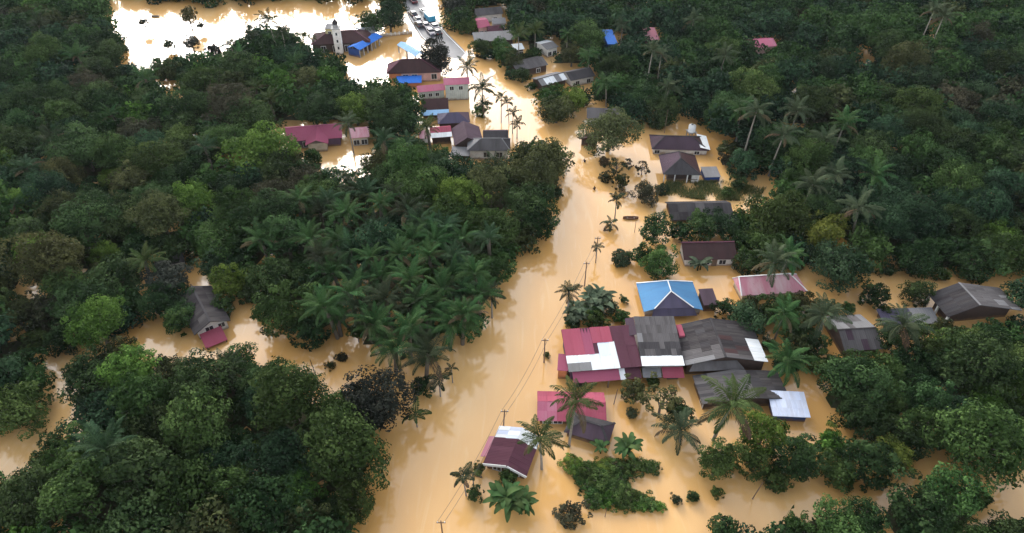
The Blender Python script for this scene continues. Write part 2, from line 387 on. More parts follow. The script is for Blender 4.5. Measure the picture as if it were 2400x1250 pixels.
# crown prototypes by size class: (R, half height, lobes, leaves per lobe, leaf length)
CLS = {'L': (4.2, 3.4, 84, 92, 0.38), 'M': (2.9, 2.5, 56, 80, 0.33), 'S': (1.7, 1.35, 30, 64, 0.28)}
CROWN = {}
for ci, (k, a) in enumerate(CLS.items()):
    CROWN[k] = [crown_arrays(100 * ci + s, *a, lo=(-0.75, -0.6, -0.8, -0.7, -0.75)[s]) for s in range(5)]
CROWN['O'] = [crown_arrays(901 + s, 3.4, 3.0, 34, 95, 0.42, lobe=(0.12, 0.22), sparse=0.3) for s in range(2)]   # open, gappy crown
CLS['O'] = (3.4, 3.0)
CMESH, TMESH = {}, {}
def crown_mesh(k, v):
    if (k, v) not in CMESH:
        V, F, T = CROWN[k][v]; CMESH[(k, v)] = mesh_arr('crown', V, F, [LEAF['dark']], T)
    return CMESH[(k, v)]
def trunk_mesh(k, v, ratio):
    key = (k, v, round(ratio, 1))
    if key not in TMESH:
        R, Hh = CLS[k][:2]
        V, F = trunk_arrays(v * 13 + ord(k), R, Hh * key[2], {'L': 0.32, 'M': 0.22, 'S': 0.09, 'O': 0.2}[k])
        TMESH[key] = mesh_py('trunk', V, F, [BARK], smooth=True)
    return TMESH[key]
PLANTS = []            # records for labelling: dict(o, px, py, kind, ...)
BASES = []             # (x, y, r) that make ground rise out of the water
def plant(px, py, r, leaf, zf=1.1, k=None, v=None, name='broadleaf_tree', cat='tree', label=None, group=None, land=True, xyz=None):
    """tree whose crown centre shows at (px,py); r crown radius in metres; zf = crown centre height / half height"""
    k = k or ('L' if r > 3.7 else 'M' if r > 2.25 else 'S')
    v = RNG.randrange(len(CROWN[k])) if v is None else v
    R, Hh = CLS[k][:2]; s = r / R
    zc = round(zf, 1) * Hh * s
    c = G(px, py, zc) if xyz is None else Vector(xyz)
    o = thing(name, label, cat, (c.x, c.y, 0), RNG.uniform(0, 6.28), group)
    o.scale = (s, s, s)
    shrub = name != 'broadleaf_tree'
    cr = obj('foliage' if shrub else 'crown', crown_mesh(k, v), o); cr.location = (0, 0, zc / s)
    cr.material_slots[0].link = 'OBJECT'; cr.material_slots[0].material = LEAF[leaf]      # one mesh, many leaf colours
    low = 0.5 if group and 'floating' in group else 1.0
    cr.scale = (RNG.uniform(0.85, 1.15), RNG.uniform(0.85, 1.15), RNG.uniform(0.8, 1.2) * low)
    obj('stem' if shrub else 'trunk', trunk_mesh(k, v, zf), o)
    if land: BASES.append((c.x, c.y, r + (0.9 if zf > 0.95 else -0.3)))
    PLANTS.append(dict(o=o, px=px, py=py, r=r, leaf=leaf, name=name, fixed=label is not None))
    return o

# palms ------------------------------------------------------------
def frond_arrays(Lf, e0, e1, nleaf, ll, lw, droop, seed, curl=1.4):
    """feather frond along +x: rachis arching from elevation e0 to e1 with drooping leaflets"""
    rng = random.Random(seed); V, F, T = [], [], []
    n = 12; P = [Vector((0, 0, 0))]; tang = []
    for i in range(n):
        t = (i + 0.5) / n; e = math.radians(e0 + (e1 - e0) * t ** curl)
        tang.append(Vector((math.cos(e), 0, math.sin(e)))); P.append(P[-1] + tang[-1] * (Lf / n))
    def at(t):
        f = min(t * n, n - 1e-4); i = int(f); return P[i].lerp(P[i + 1], f - i), tang[i]
    for i in range(n):
        w0 = 0.09 * (1 - i / n) + 0.02; w1 = 0.09 * (1 - (i + 1) / n) + 0.02; b = len(V)
        V += [P[i] + Vector((0, -w0, 0)), P[i] + Vector((0, w0, 0)), P[i + 1] + Vector((0, w1, 0)), P[i + 1] + Vector((0, -w1, 0))]
        F.append((b, b + 1, b + 2, b + 3)); T.append(0.8)
    for s in (-1, 1):
        for k in range(nleaf):
            t = 0.12 + 0.88 * (k + 0.5) / nleaf; p, tg = at(t)
            sh = (math.sin(math.pi * min(1, 0.18 + 0.80 * t)) ** 0.6) * rng.uniform(0.82, 1.1)
            L = ll * sh; side = Vector((0, s, 0))
            d = (tg * (0.35 + 0.55 * t) + side * (1.0 - 0.35 * t) + Vector((0, 0, -droop * rng.uniform(0.6, 1.3)))).normalized()
            wv = tg.cross(d).cross(d).normalized() * lw * 0.5
            mid = p + d * L * 0.55 + Vector((0, 0, 0.04 * L)); tip = p + d * L + Vector((0, 0, -0.16 * L * (1 + droop)))
            b = len(V); V += [p, mid + wv, tip, mid - wv]; F.append((b, b + 1, b + 2, b + 3)); T.append(rng.uniform(0.1, 0.9))
    return [tuple(v) for v in V], F, T
FR = {  # kind: [(mesh arrays, share)] from young upright to old hanging
    'coconut': [frond_arrays(4.3, 72, 5, 20, 0.95, 0.17, 0.25, 1), frond_arrays(4.6, 42, -42, 20, 1.0, 0.17, 0.45, 2), frond_arrays(4.4, 8, -72, 20, 0.95, 0.17, 0.6, 3)],
    'oil': [frond_arrays(5.0, 74, 22, 22, 0.95, 0.16, 0.15, 4), frond_arrays(5.4, 50, -22, 22, 1.05, 0.16, 0.3, 5), frond_arrays(5.2, 22, -55, 22, 1.0, 0.16, 0.45, 6)],
    'areca': [frond_arrays(2.2, 70, -10, 13, 0.62, 0.17, 0.3, 7), frond_arrays(2.3, 40, -70, 13, 0.62, 0.17, 0.5, 8), frond_arrays(2.2, 15, -80, 13, 0.6, 0.17, 0.6, 9)],
}
FRM = {}
def frond_mesh(kind, i, leaf):
    key = (kind, i, leaf)
    if key not in FRM:
        V, F, T = FR[kind][i]; FRM[key] = mesh_arr('frond', V, F, [LEAF[leaf]], T)
    return FRM[key]
def palm(kind, px, py, h, s=1.0, leaf='palm', lean=(0, 0), nf=None, label=None, group=None, land=False, dead=0):
    """palm whose crown heart shows at (px,py) at height h; lean is how far its foot stands off below the heart"""
    c = G(px, py, h)
    name = {'coconut': 'coconut_palm', 'oil': 'oil_palm', 'areca': 'slender_palm'}[kind]
    b = (c.x + lean[0], c.y + lean[1])
    o = thing(name, label, 'palm', (b[0], b[1], 0), 0, group)
    top = Vector((-lean[0], -lean[1], h))
    pts = []
    for i in range(7):
        t = i / 6; pts.append((top.x * t ** 1.6, top.y * t ** 1.6, -1.2 + (h + 1.2) * t))
    r0, r1 = {'coconut': (0.24, 0.13), 'oil': (0.42, 0.36), 'areca': (0.13, 0.08)}[kind]
    tube('trunk', o, pts, [(r0 + (r1 - r0) * i / 6 + (0.12 if i == 0 and kind == 'coconut' else 0)) * max(s, 0.8) for i in range(7)], PALMBARK if kind != 'oil' else BARK, 7)
    nf = nf or {'coconut': 20, 'oil': 26, 'areca': 9}[kind]
    a0 = RNG.uniform(0, 6.28)
    for i in range(nf):
        t = (i + 0.5) / nf; idx = 0 if t < 0.28 else 1 if t < 0.68 else 2
        lf = 'dead' if i >= nf - dead else leaf
        f = bpy.data.objects.new('frond', frond_mesh(kind, idx, lf)); COL.objects.link(f); f.parent = o
        an = a0 + i * 2.39996 + RNG.uniform(-0.2, 0.2)
        f.location = top + Vector((0.08 * math.cos(an), 0.08 * math.sin(an), -0.25 * t))
        f.rotation_euler = (RNG.uniform(-0.45, 0.45), RNG.uniform(-0.28, 0.28), an)
        q = s * RNG.uniform(0.72, 1.12); f.scale = (q, q, q)
    if kind == 'coconut' and s >= 0.8:
        V, F = [], []
        for k in range(7):
            a = k * 0.9; cc = top + Vector((0.3 * math.cos(a), 0.3 * math.sin(a), -0.38 - 0.1 * (k % 2))); bb = len(V)
            for (x, y, z) in ((1, 0, 0), (0, 1, 0), (-1, 0, 0), (0, -1, 0), (0, 0, 1.3), (0, 0, -1.3)): V.append(cc + 0.14 * Vector((x, y, z)))
            for q in range(4):
                F.append((bb + q, bb + (q + 1) % 4, bb + 4)); F.append((bb + (q + 1) % 4, bb + q, bb + 5))
        obj('coconut_cluster', mesh_py('coconut_cluster', V, F, [LEAF['yellow']]), o)
    if land: BASES.append((b[0], b[1], 1.6))
    PLANTS.append(dict(o=o, px=px, py=py, r=4 * s, leaf=leaf, name=name, fixed=label is not None))
    return o
def banana(px, py, n, s, leaf, label, hz=1.6):
    c = G(px, py, hz)
    o = thing('banana_plant', label, 'banana plant', (c.x, c.y, 0), RNG.uniform(0, 6.28))
    key = ('bananaleaf', leaf)
    if key not in FRM:
        V, F, T = [], [], []; m = 8
        for i in range(m + 1):
            t = i / m; e = math.radians(68 - 105 * t ** 1.3)
            x = sum(math.cos(math.radians(68 - 105 * ((j + .5) / m) ** 1.3)) for j in range(i)) * 2.4 / m
            z = sum(math.sin(math.radians(68 - 105 * ((j + .5) / m) ** 1.3)) for j in range(i)) * 2.4 / m
            w = 0.36 * math.sin(math.pi * min(1, 0.06 + 0.92 * t)) ** 0.6
            V += [(x, -w, z + 0.10 * w), (x, 0, z - 0.05), (x, w, z + 0.10 * w)]
            if i: 
                b = 3 * i; F += [(b - 3, b - 2, b + 1, b), (b - 2, b - 1, b + 2, b + 1)]; T += [RNG.uniform(.2, .8)] * 2
        FRM[key] = mesh_arr('leaf', V, F, [LEAF[leaf]], T)
    for k in range(n):
        a = k * 2.4; rr = s * (0.1 + 0.32 * math.sqrt(k)); x, y = rr * math.cos(a), rr * math.sin(a); h = s * RNG.uniform(0.7, 1.5)
        tube('stem', o, [(x, y, -1), (x, y, h)], [0.13 * s, 0.09 * s], LEAF['mid'], 6)
        for j in range(7):
            f = bpy.data.objects.new('leaf', FRM[key]); COL.objects.link(f); f.parent = o
            an = a + j * 2.4 + RNG.uniform(-.3, .3); f.location = (x, y, h)
            f.rotation_euler = (RNG.uniform(-.25, .25), RNG.uniform(-.35, .3), an); q = s * RNG.uniform(0.7, 1.1); f.scale = (q, q, q)
    return o

# ------------------------------------------------------------------ houses
class House:
    """eave corners A (left) and B (right) of the side facing us, C any point of the far eave, all at height z over the water"""
    def __init__(self, name, label, A, B, C, z, cat='house', group=None):
        a, b, c = G(*A, z), G(*B, z), G(*C, z)
        X = (b - a); X.z = 0; self.W = X.length; X.normalize(); Y = Vector((-X.y, X.x, 0))
        self.D = (c - a).dot(Y); self.z = z
        self.o = thing(name, label, cat, (a.x, a.y, 0), math.atan2(X.y, X.x), group)
        self.ins = 0.35
    def mono(self, zb, mat, th=0.08, u0=0, u1=1, name='roof', z0=None):
        W, D, z = self.W, self.D, self.z if z0 is None else z0
        r = slab(name, self.o, [(u0 * W, 0, z), (u1 * W, 0, z), (u1 * W, D, zb), (u0 * W, D, zb)], mat, th)
        r['w'] = (u1 - u0) * W; r['d'] = math.hypot(D, zb - z); return r
    def gable_x(self, zr, mf, mb=None, rv=0.5, zb=None, cap=None, u0=0, u1=1):
        W, D, z = self.W, self.D, self.z; zb = z if zb is None else zb; ry = rv * D; x0, x1 = u0 * W, u1 * W
        f = slab('roof', self.o, [(x0, 0, z), (x1, 0, z), (x1, ry, zr), (x0, ry, zr)], mf)
        b = slab('roof', self.o, [(x1, D, zb), (x0, D, zb), (x0, ry + 0.01, zr), (x1, ry + 0.01, zr)], mb or mf)
        f['w'] = b['w'] = x1 - x0; f['d'] = math.hypot(ry, zr - z); b['d'] = math.hypot(D - ry, zr - zb)
        if cap: beam('ridge_cap', self.o, (x0, ry, zr + 0.03), (x1, ry, zr + 0.03), 0.32, 0.07, cap)
        self.prof = ('x', ry, zr, zb); return f, b
    def gable_y(self, zr, ml, mr=None, ru=0.5, cap=None, rake=None):
        W, D, z = self.W, self.D, self.z; rx = ru * W
        l = slab('roof', self.o, [(0, D, z), (0, 0, z), (rx, 0, zr), (rx, D, zr)], ml)
        r = slab('roof', self.o, [(W, 0, z), (W, D, z), (rx + 0.01, D, zr), (rx + 0.01, 0, zr)], mr or ml)
        l['w'] = r['w'] = D; l['d'] = math.hypot(rx, zr - z); r['d'] = math.hypot(W - rx, zr - z)
        if cap: beam('ridge_cap', self.o, (rx, 0, zr + 0.03), (rx, D, zr + 0.03), 0.32, 0.07, cap)
        if rake:
            beam('bargeboard', self.o, (-0.05, -0.06, z - 0.12), (rx - 0.03, -0.06, zr - 0.12), 0.08, 0.42, rake)
            beam('bargeboard', self.o, (rx + 0.03, -0.06, zr - 0.12), (W + 0.05, -0.06, z - 0.12), 0.08, 0.42, rake)
        self.prof = ('y', rx, zr, z); return l, r
    def hip(self, zr, mats, ax='x', a=0.3, b=0.7, rv=0.5, cap=None, cw=0.3):
        """mats: front, right, back, left"""
        W, D, z = self.W, self.D, self.z
        if ax == 'x': p, q = (a * W, rv * D, zr), (b * W, rv * D, zr)
        else: p, q = (rv * W, a * D, zr), (rv * W, b * D, zr)
        c = [(0, 0, z), (W, 0, z), (W, D, z), (0, D, z)]
        if ax == 'x': polys = [[c[0], c[1], q, p], [c[1], c[2], q], [c[2], c[3], p, q], [c[3], c[0], p]]; hips = [(0, p), (3, p), (1, q), (2, q)]
        else: polys = [[c[0], c[1], p], [c[1], c[2], q, p], [c[2], c[3], q], [c[3], c[0], p, q]]; hips = [(0, p), (1, p), (2, q), (3, q)]
        rs = [slab('roof', self.o, P, m) for P, m in zip(polys, mats)]
        if cap:
            up = Vector((0, 0, 0.04))
            beam('ridge_cap', self.o, Vector(p) + up, Vector(q) + up, cw, 0.07, cap)
            for i, e in hips: beam('hip_cap', self.o, Vector(c[i]) + up, Vector(e) + up, cw, 0.07, cap)
        self.prof = ('h', 0, z, z); return rs
    def walls(self, mat, lo=-1.5, ins=None, zb=None):
        i = self.ins if ins is None else ins; self.ins = i
        W, D, z = self.W, self.D, self.z - 0.12
        pr = getattr(self, 'prof', None)
        if pr and pr[0] == 'y':
            s = (pr[2] - self.z) / max(pr[1], .1); s2 = (pr[2] - self.z) / max(W - pr[1], .1)
            P = [(i, lo), (W - i, lo), (W - i, z + i * s2), (pr[1], pr[2] - 0.12), (i, z + i * s)]
            V = [(x, i, q) for x, q in P] + [(x, D - i, q) for x, q in P]
        else:
            zz = zb if zb is not None else self.z
            if pr and pr[0] == 'x':
                s = (pr[2] - self.z) / max(pr[1], .1); s2 = (pr[2] - pr[3]) / max(D - pr[1], .1)
                P = [(i, lo), (D - i, lo), (D - i, pr[3] - 0.12 + i * s2), (pr[1], pr[2] - 0.12), (i, z + i * s)]
            else: P = [(i, lo), (D - i, lo), (D - i, zz - 0.12), (i, z)]
            V = [(W - i, y, q) for y, q in P] + [(i, y, q) for y, q in P]
        n = len(P)
        F = [tuple(range(n)), tuple(range(2 * n - 1, n - 1, -1))] + [(k, k + n, (k + 1) % n + n, (k + 1) % n) for k in range(n)]
        return obj('wall', mesh_py('wall', V, F, [mat]), self.o)
    def win(self, u, w, z0, z1, side='f', mat=None, frame=None):
        i = self.ins; frame = frame or FRAME; mat = mat or GLASS
        L = self.W if side == 'f' else self.D
        a, b = u * L - w / 2, u * L + w / 2
        def bx(nm, par, a, b, z0, z1, d0, d1, m):
            if side == 'f': return box(nm, par, a, b, i - d1, i - d0, z0, z1, m)
            if side == 'r': return box(nm, par, self.W - i + d0, self.W - i + d1, a, b, z0, z1, m)
            return box(nm, par, i - d1, i - d0, a, b, z0, z1, m)
        f = bx('window', self.o, a - 0.1, b + 0.1, z0 - 0.1, z1 + 0.1, -0.02, 0.06, frame)
        m = (a + b) / 2
        bx('pane', f, a, m - 0.03, z0, z1, 0.0, 0.075, mat); bx('pane', f, m + 0.03, b, z0, z1, 0.0, 0.075, mat)
        return f
    def door(self, u, w, z1, mat, side='f'):
        i = self.ins; L = self.W if side == 'f' else self.D; a, b = u * L - w / 2, u * L + w / 2
        if side == 'f': return box('door', self.o, a, b, i - 0.07, i + 0.03, -1.5, z1, mat)
        return box('door', self.o, self.W - i - 0.03, self.W - i + 0.07, a, b, -1.5, z1, mat)
    def posts(self, pts, z1, mat=WOOD, r=0.09):
        for x, y in pts: box('post', self.o, x - r, x + r, y - r, y + r, -1.5, z1, mat)
R = ROOF
def P(px, py, z): return G(px, py, z)
def cells_on(roof, cells): sheets(roof, roof['w'], roof['d'], cells)

# --- shop in front, maroon roof with white back
h = House('maroon_roof_house', 'gabled house with maroon roof, white bargeboards and white rear sheets beside a coconut palm', (1133, 1087), (1233, 1117), (1186, 1003), 1.3)
l, r = h.gable_y(2.3, R['maroon'], R['maroon'], 0.55, rake=WHITEP)
h.walls(WALL['maroon']); h.win(0.3, 1.0, 0.3, 1.2); h.win(0.72, 1.0, 0.3, 1.2)
cells_on(l, grid_cells(6, 2, lambda i, j: R['maroon'], 0.30, 1.0)); cells_on(r, grid_cells(6, 2, lambda i, j: R['maroon'], 0.0, 0.70))
cells_on(l, grid_cells(3, 2, lambda i, j: R['zinc'] if (i + j) % 2 else R['white'], 0.0, 0.32)); cells_on(r, grid_cells(3, 2, lambda i, j: R['white'], 0.68, 1.0))
e = slab('side_awning', h.o, [(-0.9, 1.2, 0.8), (-0.05, 1.2, 1.15), (-0.05, h.D - 1.6, 1.15), (-0.9, h.D - 1.6, 0.8)], R['fadepink'], 0.05)

# --- red house with grey porch
h = House('red_roof_house', 'low house with rose red gable roof behind the tall coconut palm, near the road', (1259, 986), (1422, 990), (1270, 918), 1.1)
f, b = h.gable_x(1.9, R['red'], R['red'], 0.52); h.walls(WALL['wood']); h.win(0.15, 1.1, 0.2, 0.8); h.win(0.3, 1.1, 0.2, 0.8)
cells_on(f, grid_cells(7, 2, lambda i, j: R['pink'] if i < 2 else R['red'])); cells_on(b, grid_cells(7, 2, lambda i, j: R['red']))
h = House('purple_porch_hut', 'hut with weathered purple brown hipped roof in front of the rose red gable roof', (1322, 1013), (1426, 1044), (1400, 980), 1.2, cat='hut')
h.hip(2.3, [R['purple'], R['purple'], R['dgrey'], R['dgrey']], 'x', 0.3, 0.75, 0.5, R['dgrey']); h.walls(WALL['wood'])

# --- patchwork shop row
h = House('patchwork_shop_row', 'long shop row with patchwork roof of red, white and maroon sheets beside the road', (1333, 872), (1506, 859), (1331, 783), 2.3, cat='shop')
m = h.mono(3.3, R['maroon']); h.walls(WALL['purple'], zb=3.3)
cells_on(m, [(0.0, 0.13, 0.36, 1, R['red']), (0.13, 0.27, 0.36, 1, R['red']), (0.27, 0.40, 0.36, 1, R['magenta']),
             (0.40, 0.54, 0.62, 1, R['red']), (0.54, 0.68, 0.62, 1, R['red']),
             (0.0, 0.16, 0.19, 0.36, R['white']), (0.16, 0.32, 0.19, 0.36, R['white']), (0.32, 0.46, 0.0, 0.36, R['white']),
             (0.0, 0.16, 0.0, 0.19, R['lgrey']), (0.16, 0.32, 0.0, 0.19, R['lgrey']), (0.46, 0.62, 0.0, 0.31, R['white']), (0.46, 0.62, 0.31, 0.62, R['zinc']),
             (0.62, 0.70, 0.0, 0.62, R['white'])] + grid_cells(2, 2, lambda i, j: R['maroon'], 0.70, 1.0))
W = h.W
for (a, b_, mt) in ((0.05, 0.68, 'magenta'), (0.68, 0.76, 'white'), (0.76, 0.97, 'maroon')):
    slab('awning', h.o, [(a * W, -1.5, 1.55), (b_ * W - 0.04, -1.5, 1.55), (b_ * W - 0.04, 0.15, 2.05), (a * W, 0.15, 2.05)], R[mt], 0.05)
h.posts([(0.08 * W, -1.4), (0.3 * W, -1.4), (0.52 * W, -1.4), (0.75 * W, -1.4), (0.95 * W, -1.4)], 1.5)
h.win(0.25, 1.4, 0.2, 1.5); h.win(0.5, 1.4, 0.2, 1.5); h.door(0.72, 1.1, 1.6, WALL['blue']); h.door(0.38, 0.9, 1.6, WALL['pink'])
h = House('red_lean_to', 'small lean-to with dusty red roof on the road end of the shop row', (1306, 868), (1331, 870), (1306, 832), 1.9, cat='lean-to')
h.mono(2.2, R['magenta']); h.walls(WALL['orange'], zb=2.2, ins=0.15)

# --- grey sheet roof with white front strip
h = House('grey_sheet_house', 'house with stained grey sheet roof and white strip along its front eave', (1505, 858), (1605, 857), (1571, 754), 2.6)
m = h.mono(3.7, R['dgrey']); h.walls(WALL['grey'], zb=3.7)
pk = ['grey', 'lgrey', 'grey', 'grey', 'dgrey']
cells_on(m, grid_cells(4, 1, lambda i, j: R['white'], 0, 1, 0, 0.19) + grid_cells(8, 2, lambda i, j: R[RNG.choice(['dgrey', 'dgrey', 'dgrey', 'grey'])], 0, 1, 0.19, 0.47) + grid_cells(8, 3, lambda i, j: R[RNG.choice(['grey', 'grey', 'grey', 'grey', 'grey', 'lgrey'])], 0, 1, 0.47, 1.0))
slab('side_roof', h.o, [(-1.3, h.D * 0.62, 3.0), (-0.03, h.D * 0.62, 3.35), (-0.03, h.D, 3.65), (-1.3, h.D, 3.3)], R['purple'], 0.05)
W = h.W
slab('awning', h.o, [(0.1, -1.2, 1.5), (0.45 * W, -1.2, 1.5), (0.45 * W, 0.3, 1.9), (0.1, 0.3, 1.9)], R['lgrey'], 0.05)
slab('awning', h.o, [(0.48 * W, -1.3, 1.5), (0.98 * W, -1.3, 1.5), (0.98 * W, 0.3, 2.0), (0.48 * W, 0.3, 2.0)], R['red'], 0.05)
h.win(0.3, 1.2, 0.1, 1.2); h.win(0.7, 1.2, 0.1, 1.2)

# --- big blackened gable roof
h = House('black_roof_hall', 'largest building, broad blackened sheet gable roof beside the stained grey sheet roof', (1608, 857), (1800, 849), (1764, 757), 2.3)
l, r = h.gable_y(3.7, R['black'], R['black'], 0.46, cap=R['dgrey']); h.walls(WALL['wood'])
def pick_l(i, j): return R['lgrey'] if i >= 8 and RNG.random() < 0.4 else R['grey'] if i >= 6 and RNG.random() < 0.55 else R[RNG.choice(['black', 'black', 'black', 'black', 'dgrey'])]
cells_on(l, grid_cells(9, 4, pick_l))
def pick_r(i, j): return R['white'] if (i < 5 and j == 0) else R['grey'] if i == 0 and RNG.random() < .6 else R[RNG.choice(['black', 'black', 'black', 'brown'])]
cells_on(r, grid_cells(9, 3, pick_r))
slab('front_skirt', h.o, [(0.02 * h.W, -0.9, 2.0), (0.70 * h.W, -0.9, 2.0), (0.62 * h.W, 0.25, 2.7), (0.1 * h.W, 0.25, 2.7)], R['grey'], 0.05)
box('roof_patch', h.o, 0.02 * h.W, 0.09 * h.W, h.D * 0.66, h.D * 0.95, 2.55, 2.95, R['red'])

# --- front grey wing
h = House('grey_wing_house', 'grey ribbed sheet roof wing in front of the blackened hall, behind the big coconut palm', (1647, 948), (1852, 936), (1832, 869), 1.6)
l, r = h.gable_y(2.4, R['grey'], R['dgrey'], 0.48); h.walls(WALL['wood'])
cells_on(l, grid_cells(9, 3, lambda i, j: R['dgrey'] if j == 0 and i % 3 == 0 else R['grey']))
cells_on(r, grid_cells(7, 4, lambda i, j: R['grey'] if j == 3 else R[RNG.choice(['black', 'black', 'dgrey'])]))
h.win(0.2, 1.0, 0.2, 1.0, 'l')

# --- bluish zinc shed
h = House('zinc_shed', 'shed with bright bluish white zinc sheet roof at the right end of the cluster', (1812, 975), (1900, 979), (1888, 925), 1.4, cat='shed')
m = h.mono(1.9, R['zinc']); h.walls(WALL['blue'], zb=1.9)
cells_on(m, grid_cells(7, 3, lambda i, j: R['zinc']))

# --- blue hip roof
h = House('blue_roof_house', 'blue hipped roof house with white ridge lines standing alone in the flood', (1509, 731), (1648, 727), (1503, 664), 1.3)
W, D, z0, zr = h.W, h.D, 1.3, 2.9; z1 = z0 + 0.34 * (zr - z0); p_, q_ = (0.5 * W, 0.42 * D, zr), (0.5 * W, 0.80 * D, zr)
slab('roof', h.o, [(0, D, z0), (0, 0, z0), (0.17 * W, 0, z1), p_, q_], R['blue']); slab('roof', h.o, [(W, 0, z0), (W, D, z0), q_, p_, (0.83 * W, 0, z1)], R['blue'])
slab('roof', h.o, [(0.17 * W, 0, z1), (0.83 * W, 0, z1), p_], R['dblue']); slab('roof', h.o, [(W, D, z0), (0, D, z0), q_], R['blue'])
for a_, b_ in (((0.17 * W, 0, z1), p_), ((0.83 * W, 0, z1), p_), (p_, q_), ((0, D, z0), q_), ((W, D, z0), q_)):
    beam('ridge_cap', h.o, Vector(a_) + Vector((0, 0, .05)), Vector(b_) + Vector((0, 0, .05)), 0.17, 0.07, WHITEP)
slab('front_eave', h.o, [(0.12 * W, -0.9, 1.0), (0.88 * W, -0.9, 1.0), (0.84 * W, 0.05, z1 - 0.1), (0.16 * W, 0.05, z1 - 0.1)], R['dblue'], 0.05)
h.ins = 0.35; h.walls(WALL['grey']); h.win(0.3, 1.0, 0.2, 0.8); h.win(0.6, 1.0, 0.2, 0.8)
h = House('purple_annex', 'low annex with purple brown roof against the right side of the blue hipped roof', (1650, 716), (1684, 714), (1672, 681), 1.5, cat='annex')
h.mono(2.0, R['purple']); h.walls(WALL['wood'], zb=2.0, ins=0.2)

# --- pink hip roof at right
h = House('pink_hip_house', 'house with faded pink hipped roof and pale edges beyond the blue hipped roof', (1738, 694), (1893, 684), (1722, 652), 1.5)
h.hip(2.7, [R['fadepink']] * 4, 'x', 0.04, 0.82, 0.75, WHITEP, 0.18); h.walls(WALL['cream']); h.win(0.2, 1.0, 0.2, 1.0)

# --- dark maroon house with white wall
h = House('white_wall_house', 'house with dark maroon gable roof and white front wall among trees right of the river', (1603, 610), (1729, 608), (1600, 568), 1.8)
h.gable_x(3.2, R['brown'], R['brown'], 0.62, cap=R['maroon']); h.walls(WALL['white'], ins=0.5)
for u in (0.2, 0.45, 0.75): h.win(u, 1.1, 0.4, 1.3)
h.door(0.6, 0.9, 1.4, WOOD)

# --- low dark roof
h = House('dark_grey_roof_house', 'low house with dark grey patched roof below the flooded grass', (1573, 517), (1722, 514), (1558, 474), 0.8)
f, b = h.gable_x(2.0, R['dgrey'], R['dgrey'], 0.6); h.walls(WALL['wood'])
cells_on(f, grid_cells(7, 2, lambda i, j: R['black'] if i < 2 else R['grey'] if i == 3 else R['dgrey'])); cells_on(b, grid_cells(7, 1, lambda i, j: R['dgrey']))

# --- pair of dark roofs right of the big tree
h = House('upper_dark_house', 'dark hipped house with a white sheet at its right corner, farther of the joined pair', (1528, 350), (1662, 354), (1540, 317), 1.3)
h.hip(2.9, [R['purple'], R['brown'], R['purple'], R['purple']], 'x', 0.25, 0.72, 0.5, R['dgrey']); h.walls(WALL['white']); h.win(0.1, 1.0, 0.2, 0.9); h.win(0.8, 1.0, 0.2, 0.9)
slab('white_roof_sheet', h.o, [(h.W * 0.84, 0.1, 2.0), (h.W * 1.02, 0.1, 1.5), (h.W * 1.02, h.D * 0.95, 1.6), (h.W * 0.84, h.D * 0.95, 2.1)], R['white'], 0.04)
h = House('lower_dark_house', 'dark pyramid roofed house with open black verandah, nearer of the joined pair', (1554, 409), (1644, 411), (1546, 364), 2.2)
h.hip(3.8, [R['dgrey'], R['brown'], R['purple'], R['purple']], 'y', 0.5, 0.85, 0.5, R['dgrey'], 0.2); h.walls(WALL['wood'], ins=1.2)
h.posts([(0.4, 0.4), (h.W * 0.33, 0.4), (h.W * 0.66, 0.4), (h.W - 0.4, 0.4)], 2.1, WALL['white'])
beam('rail', h.o, (0.4, 0.4, 0.9), (h.W - 0.4, 0.4, 0.9), 0.1, 0.1, WOOD); box('side_wall', h.o, h.W - 1.6, h.W - 0.5, 0.5, 1.1, -1.0, 2.0, WALL['white'])
h = House('small_grey_shed', 'tiny shed with grey blue tin roof right of the pyramid roofed house', (1652, 416), (1690, 415), (1650, 394), 1.2, cat='shed')
h.mono(1.5, R['lgrey']); h.walls(WALL['blue'], zb=1.5, ins=0.15)
t = thing('water_tank', 'white water tank on a stand behind the dark hipped house', 'water tank', G(1618, 322, 0), 0.2)
for x in (-0.7, 0.7):
    for y in (-0.7, 0.7): box('leg', t, x - 0.08, x + 0.08, y - 0.08, y + 0.08, -1.2, 1.4, CONC)
box('platform', t, -0.95, 0.95, -0.95, 0.95, 1.4, 1.52, CONC); tube('tank', t, [(0, 0, 1.52), (0, 0, 2.9), (0, 0, 3.1)], [0.8, 0.8, 0.3], WHITEP, 12)

# --- huts right of the far road
h = House('grey_shack', 'grey tin shack half hidden behind the big spreading tree', (1375, 277), (1452, 280), (1378, 252), 2.2, cat='shack')
h.gable_x(3.3, R['grey'], R['dgrey'], 0.55); h.walls(WALL['grey']); h.win(0.2, 1.0, 0.5, 1.4)
h = House('roadside_hut', 'tiny hut with dark peaked roof at the foot of the big spreading tree', (1358, 327), (1392, 337), (1364, 312), 1.6, cat='hut')
h.gable_y(2.5, R['brown'], R['purple'], 0.5); h.walls(WALL['wood'])
h = House('pale_twin_roof_house', 'pale grey twin strip roof house by the road, with dark gap between strips', (1270, 202), (1330, 186), (1242, 185), 1.8)
f, b = h.gable_x(2.7, R['lgrey'], R['lgrey'], 0.42, cap=R['dgrey']); h.walls(WALL['wood'])
cells_on(f, grid_cells(5, 1, lambda i, j: R['white'] if i % 3 else R['lgrey'])); cells_on(b, grid_cells(5, 1, lambda i, j: R['lgrey']))
h = House('dark_annex_house', 'dark roofed house joined to the right of the pale twin strip roof', (1338, 190), (1396, 178), (1332, 166), 1.9)
h.gable_x(3.0, R['dgrey'], R['grey'], 0.5); h.walls(WALL['white']); h.win(0.3, 1.0, 0.3, 1.3); h.win(0.75, 1.0, 0.3, 1.3)
FARG = 'small far houses right of the road'
